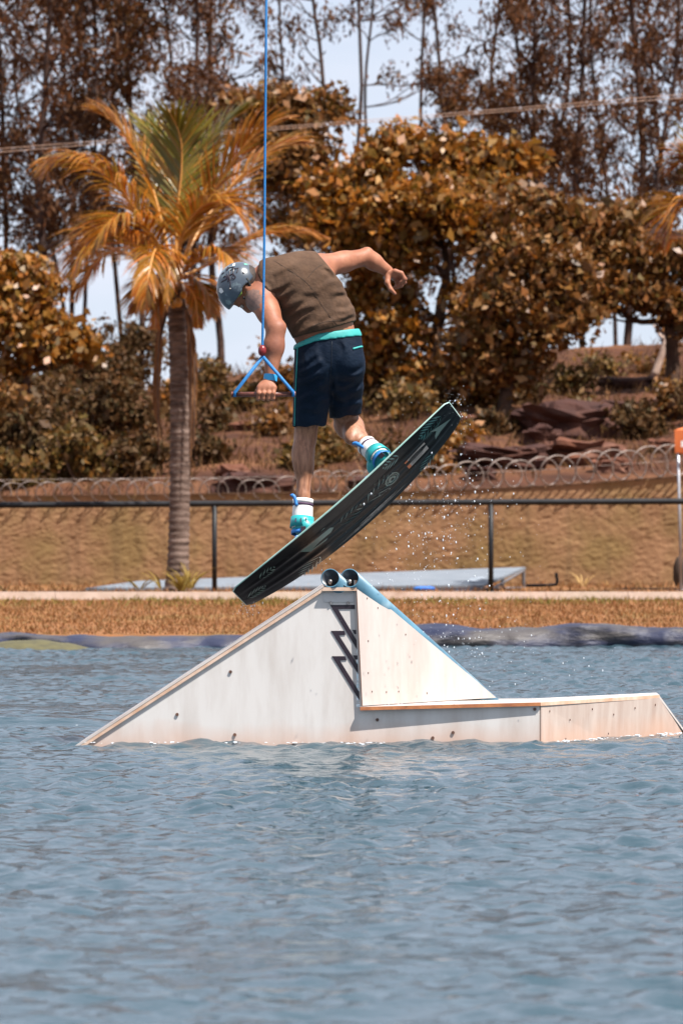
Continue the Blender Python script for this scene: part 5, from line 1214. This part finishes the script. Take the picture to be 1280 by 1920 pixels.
# base graphics: flat print on the base
def bs(l, w): u = max(-.98, min(.98, w / half_w(l))); return bpt(l, w, base_n(l, u) - .0016)
def leafprint(b, l0, w0, ang, L, n, wid):
    ca, sa = math.cos(ang), math.sin(ang)
    for k in range(n):
        t = (k + .6) / n; ln = L * .55 * math.sin(math.pi * min(1, .25 + .75 * t)) * (1 - .35 * t)
        for sg in (-1, 1):
            x0, y0 = L * t * .9, 0; a = sg * math.radians(48); x1, y1 = x0 + ln * math.cos(a), ln * math.sin(a); mx, my = (x0 + x1) / 2 - wid * math.sin(a), (y0 + y1) / 2 + wid * math.cos(a); nx_, ny_ = (x0 + x1) / 2 + wid * math.sin(a), (y0 + y1) / 2 - wid * math.cos(a)
            q = [bs(l0 + x * ca - y * sa, w0 + x * sa + y * ca) for x, y in ((x0, y0), (mx, my), (x1, y1), (nx_, ny_))]; b.add(q, [(0, 1, 2, 3)])
teal_p = mat('teal_print', (.028, .16, .155), (.015, .09, .09), .3, 14, 4, lo=.3, hi=.7); mint_p = mat('grey_green_print', (.11, .17, .145), (.06, .10, .085), .3, 16, 4)
# the prints read in board length l and width w (towards the heel edge)
for l0, w0, an, L, n_, wd, pm_ in ((.665, .088, math.pi * .96, .20, 8, .006, teal_p), (.37, .135, math.pi * .9, .14, 5, .006, teal_p), (.52, -.14, math.pi * 1.1, .15, 5, .005, teal_p),
                              (-.71, -.04, .05, .14, 6, .005, mint_p), (-.60, .08, .15, .13, 5, .005, mint_p), (-.26, -.13, -2.8, .20, 6, .006, mint_p), (.06, .0, .25, .26, 6, .004, mint_p), (-.12, .02, .1, .20, 5, .004, mint_p)):
    b = MB(); leafprint(b, l0, w0, an, L, n_, wd); b.out('leaf_print', pm_, board)
b = MB(); 
for r0, r1 in ((.045, .038), (.034, .030), (.024, .010)):
    for k in range(28):
        a, c = 2 * math.pi * k / 28, 2 * math.pi * (k + 1) / 28; b.add([bs(.255 + math.cos(a) * r0, .005 + math.sin(a) * r0 * 1.15), bs(.255 + math.cos(c) * r0, .005 + math.sin(c) * r0 * 1.15), bs(.255 + math.cos(c) * r1, .005 + math.sin(c) * r1 * 1.15), bs(.255 + math.cos(a) * r1, .005 + math.sin(a) * r1 * 1.15)], [(0, 1, 2, 3)])
b.out('ring_print', mint_p, board)
sheen_m = mat('painted_sheen', (.16, .16, .155), (.05, .05, .05), .4, 30, 5, 0, lo=.4, hi=.6)  # pale strips: the reflected sheen along the channel, put into the colour
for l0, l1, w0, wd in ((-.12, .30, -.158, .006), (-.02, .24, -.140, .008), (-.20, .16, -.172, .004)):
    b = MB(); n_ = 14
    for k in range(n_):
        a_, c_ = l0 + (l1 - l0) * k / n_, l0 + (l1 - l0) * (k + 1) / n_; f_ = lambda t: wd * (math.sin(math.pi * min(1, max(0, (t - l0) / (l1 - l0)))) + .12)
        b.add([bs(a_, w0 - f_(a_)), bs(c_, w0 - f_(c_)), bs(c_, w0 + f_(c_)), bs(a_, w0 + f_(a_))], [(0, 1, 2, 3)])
    b.out('sheen_streak', sheen_m, board)
def rect(b, l0, l1, w0, w1, lift=0.0): b.add([bs(l0, w0) - bn * lift, bs(l1, w0) - bn * lift, bs(l1, w1) - bn * lift, bs(l0, w1) - bn * lift], [(0, 1, 2, 3)])
b = MB(); rect(b, .375, .50, -.055, .035); st_ = b.out('notice_sticker', mat('grey_sticker', (.30, .28, .26), (.26, .245, .23), .5, 20), board)
b = MB(); rect(b, .355, .3745, -.055, .035); b.out('orange_stripe', mat('orange_print', (.50, .13, .03), None, .5), st_)
b = MB()
for k in range(7): rect(b, .385, .385 + .10 * (.6 + .4 * ((k * 37) % 10) / 10), .026 - k * .0115, .029 - k * .0115, .0012)
b.out('text_lines', mat('grey_text', (.10, .10, .10), None, .6), st_)
tri = [(.685, -.02), (.555, .075), (.585, .02), (.565, -.005), (.555, -.045), (.60, -.025)]
b = MB(); c = bs(.60, .01); pts = [bs(*t_) for t_ in tri]; b.add([c] + pts, [(0, i + 1, (i + 1) % len(pts) + 1) for i in range(len(pts))]); b.out('arrow_print', mint_p, board)
b = MB(); q = [bs(-.34, .06), bs(-.17, .11), bs(-.13, .04), bs(-.20, -.02), bs(-.30, -.01)]; c = bs(-.22, .04); b.add([c] + q, [(0, i + 1, (i + 1) % 5 + 1) for i in range(5)]); b.out('blot_print', mat('sea_green_print', (.06, .15, .13), (.03, .09, .085), .3, 9), board)
# bindings
boot_w = mat('white_boot', (.78, .75, .72), (.66, .62, .60), .5, 10, 4, .15); boot_s = mat('pale_blue_shell', (.40, .50, .56), (.10, .22, .36), .45, 16, 4, .1, lo=.42, hi=.58); boot_t = mat('teal_boot', (.018, .31, .32), (.014, .24, .26), .38, 8, 3, .1); boot_p = mat('purple_lining', (.06, .02, .06), (.03, .01, .035), .7, 12); boot_b = mat('blue_loop', (.03, .20, .52), (.02, .14, .40), .5, 12)
btoe = -bw
for l0, ank, knee, duck in ((-.245, ankL, kneeL, -.10), (.245, ankR, kneeR, .12)):
    O = bpt(l0, 0, .015); tdir = (btoe + bl * duck).normalized(); sdir = bn.cross(tdir).normalized(); shin = (knee - ank).normalized()
    def bpz(t, n, s=0.0): return O + tdir * t + bn * n + sdir * s
    root = bpy.data.objects.new('binding', None); COL.objects.link(root); root.parent = board; root.location = O - ORG[board]; ORG[root] = O
    heel = bpz(-.075, .055); s1 = ank - shin * .062; s2 = ank + shin * .048
    lower = SDF(); lower.cone(heel, bpz(.12, .04), .046, .040, .03, (sdir, 1.08)); lower.cone(bpz(-.06, .055), s1, .047, .054, .03); lower.clips = [plane_clip(O + bn * .004, -bn), plane_clip(s1 + shin * .02, shin)]
    v, q = lower.mesh(.005); v = relax(v, q, 2, .4); fcn = v[q].mean(1) - np.array(O); mi_ = ((fcn @ np.array(tdir)) > -.035 + .25 * (.06 - fcn @ np.array(bn))).astype(np.int32); obj('boot_shell', v, q, [boot_t, boot_s], root, True, midx=mi_)
    up_ = SDF(); up_.cone(s1 - shin * .03, s2, .054, .0515, .03); up_.clips = [plane_clip(s2, shin), plane_clip(s1 - shin * .02, -shin)]
    v, q = up_.mesh(.005); obj('boot_cuff', v, q, boot_w, root, True)
    def band(a, c, r0, r1, name, m_b, wob=.0):
        dv = (c - a).normalized(); x = dv.orthogonal().normalized(); y = dv.cross(x); V = []
        for (p, r) in ((a, r0 - .004), (a, r0), (c, r1), (c, r1 - .004)):
            for k in range(28): an = 2 * math.pi * k / 28; V.append(p + (x * math.cos(an) + y * math.sin(an)) * r)
        return obj(name, V, [(j * 28 + k, j * 28 + (k + 1) % 28, (j + 1) * 28 + (k + 1) % 28, (j + 1) * 28 + k) for j in range(3) for k in range(28)], m_b, root, True)
    band(s2 - shin * .002, s2 + shin * .022, .052, .053, 'collar', boot_w); band(s2 - shin * .014, s2 - shin * .003, .0535, .0535, 'collar_trim', boot_p)
    b = MB(); b.tube([s2 - shin * .004, s2 + shin * .014], .0475, 20); b.out('lining', boot_p, root, True)
    band(s1 - shin * .016, s1 + shin * .040, .0625, .0585, 'strap', boot_t)
    b = MB(); hd = Vector((-.2, -1, 0)).normalized(); cb = s1 - shin * .04
    for a_ in (-.5, -.1, .35):
        x = hd.cross(shin).normalized(); o_ = (hd * math.cos(a_) + x * math.sin(a_)); b.box(s1 + shin * .026 + o_ * .0625, shin * .010, x * .002, o_ * .003)
    b.out('lace_slot', boot_p, root)
    b = MB(); b.ball(bpz(-.100, .035), .016, 10, 8, (1, .7, 1)); b.out('heel_cap', boot_b, root, True)
    x_ = hd.cross(shin).normalized(); b = MB(); b.box(s1 - shin * .025 + hd * .052 - x_ * .02, shin * .018, x_ * .012, hd * .010); b.out('buckle', black_m, root)
    band(s1 - shin * .050, s1 - shin * .030, .0555, .0545, 'ankle_band', boot_b)
    lp = s2 + hd * .045 - Vector((.022 if l0 < 0 else .018, 0, 0)); b = MB(); b.tube(bez([lp - shin * .01, lp + shin * .022 - Vector((.008, 0, 0)), lp + shin * .042 - Vector((.02, 0, -.002)), lp + shin * .046 - Vector((.034, 0, .004))], 8), [.010, .009, .009, .010, .010, .010, .009, .008, .006], 6); b.out('pull_loop', boot_b, root, True)
    MB().prism([bpz(-.13, .003, -.07), bpz(.16, .003, -.07), bpz(.16, .003, .07), bpz(-.13, .003, .07)], bn * .012).out('base_plate', black_m, root)
    b = MB(); b.tube([bpz(-.12, .018, .072), bpz(-.12, .03, .072)], .012, 8); b.tube([bpz(.10, .018, -.072), bpz(.10, .03, -.072)], .012, 8); b.out('screw', boot_b, root)

# ================================================================== TOW ROPE AND HANDLE
rope_m = mat('blue_rope', (.006, .17, .44), (.004, .11, .32), .55, 160, 2, .3); bar_m = mat('red_brown_grip', (.16, .045, .025), (.09, .028, .02), .4, 30, 3, .2)
barL, barR = R(433, 739.5, by), R(554, 739, by)
tow = thing('tow_rope', (barL + barR) / 2, 'blue tow rope hanging from above with its red brown handle bar', 'tow rope')
apex = R(492.5, 668, by - .03)
b = MB(); b.tube(bez([apex, R(492, 640, by - .03), R(495, 480, by - .02), R(497, 250, by), R(499, 0, by + .02), P(502, -500, 25.1), P(508, -1600, 26)], 30), .0063, 8); b.out('rope', rope_m, tow, True)
b = MB(); b.ball(R(491.5, 657, by - .03), .021, 14, 10, (1, 1, 1.35)); b.out('float_ball', mat('red_ball', (.22, .02, .02), (.14, .012, .012), .3, 8), tow, True)
for e_ in (barL.lerp(barR, .06), barL.lerp(barR, .965)):
    b = MB(); b.tube([apex, e_ - Vector((0, .017, -.010)), e_ - Vector((0, .018, .012))], .0085, 8); b.out('bridle', rope_m, tow, True)
b = MB(); b.tube([barL, barR], .0130, 14); b.out('handle_bar', bar_m, tow, True)
for p, q in ((0, .03), (.97, 1.0)):
    b = MB(); b.tube([barL.lerp(barR, p), barL.lerp(barR, q)], .0155, 14); b.out('end_cap', bar_m, tow, True)

# ================================================================== SPRAY
def spray():
    r = np.random.default_rng(6); b = MB()
    def add(n, cx, cy, sx, sy, smin_, smax, dd=.5, y0=.3):
        for _ in range(n):
            x, y = r.normal(cx, sx), r.normal(cy, sy)
            p = R(x, y, y0 + r.normal(0, dd))
            if p.z < .02: continue
            s = (smin_ + (smax - smin_) * r.random() ** 4) * .85
            b.ball(p, s, 6, 4, (1, 1, r.uniform(.8, 2.3)))
    add(300, 815, 985, 52, 50, .0009, .0048); add(260, 785, 1090, 85, 70, .0009, .0042); add(140, 870, 930, 60, 40, .0009, .004); add(170, 850, 1200, 60, 45, .0009, .0044, .3, .8)
    add(46, 850, 752, 16, 9, .0007, .0030, .06, -.05); add(50, 866, 790, 10, 30, .0009, .0035, .06, .1); add(44, 470, 1142, 16, 8, .0010, .0045, .03, .1); add(30, 600, 1055, 10, 16, .0009, .0036, .1); add(40, 780, 800, 40, 40, .0008, .003, .1, .1); add(120, 980, 1250, 120, 50, .0009, .0036, .5, 1)
    m, n, l, bb = new_mat('water_drop'); bb.inputs['Base Color'].default_value = (.85, .9, .95, 1); bb.inputs['Roughness'].default_value = .12; bb.inputs['Transmission Weight'].default_value = .35; bb.inputs['IOR'].default_value = 1.33
    tag(b.out('water_spray', m, None, True), 'fine water droplets flying off the wakeboard', 'spray', kind='stuff')
    # foam where the lake laps against the ramp
    b = MB()
    def lap(p, q, n, w):
        for _ in range(n):
            c = p.lerp(q, r.random()) + Vector((0, -abs(r.normal(0, w)), 0)); c.z = .004 + .008 * r.random(); s = r.uniform(.002, .007) * (.5 + r.random()); b.ball(c, s, 6, 4, (1.8, 1.2, .45))
    z0 = lambda v: Vector((v.x, v.y, 0))
    lap(z0(R(640, 1397, -.02)), z0(R(720, 1397, -.02)), 26, .10); lap(z0(t0 + n_tail * .02), z0(t1 + n_tail * .02), 90, .06); lap(z0(R(150, 1397, -.01)), z0(R(640, 1397, -.01)), 40, .03); lap(z0(t1), z0(e) + Vector((.2, 0, 0)), 80, .12)
    lap(Vector((-4.0, 27.35, .05)), Vector((-1.25, 27.5, .05)), 90, .10)
    for _ in range(70):
        p = B0.lerp(B1, r.random()) if r.random() < .6 else B1.lerp(B2, r.random()); b.ball(p + Vector((0, r.random() * .2, .004)), r.uniform(.002, .005), 6, 4, (1.6, 1.2, .6))
    tag(b.out('foam', m, None, True), 'white foam where the lake laps at the ramp', 'foam', kind='stuff')
spray()
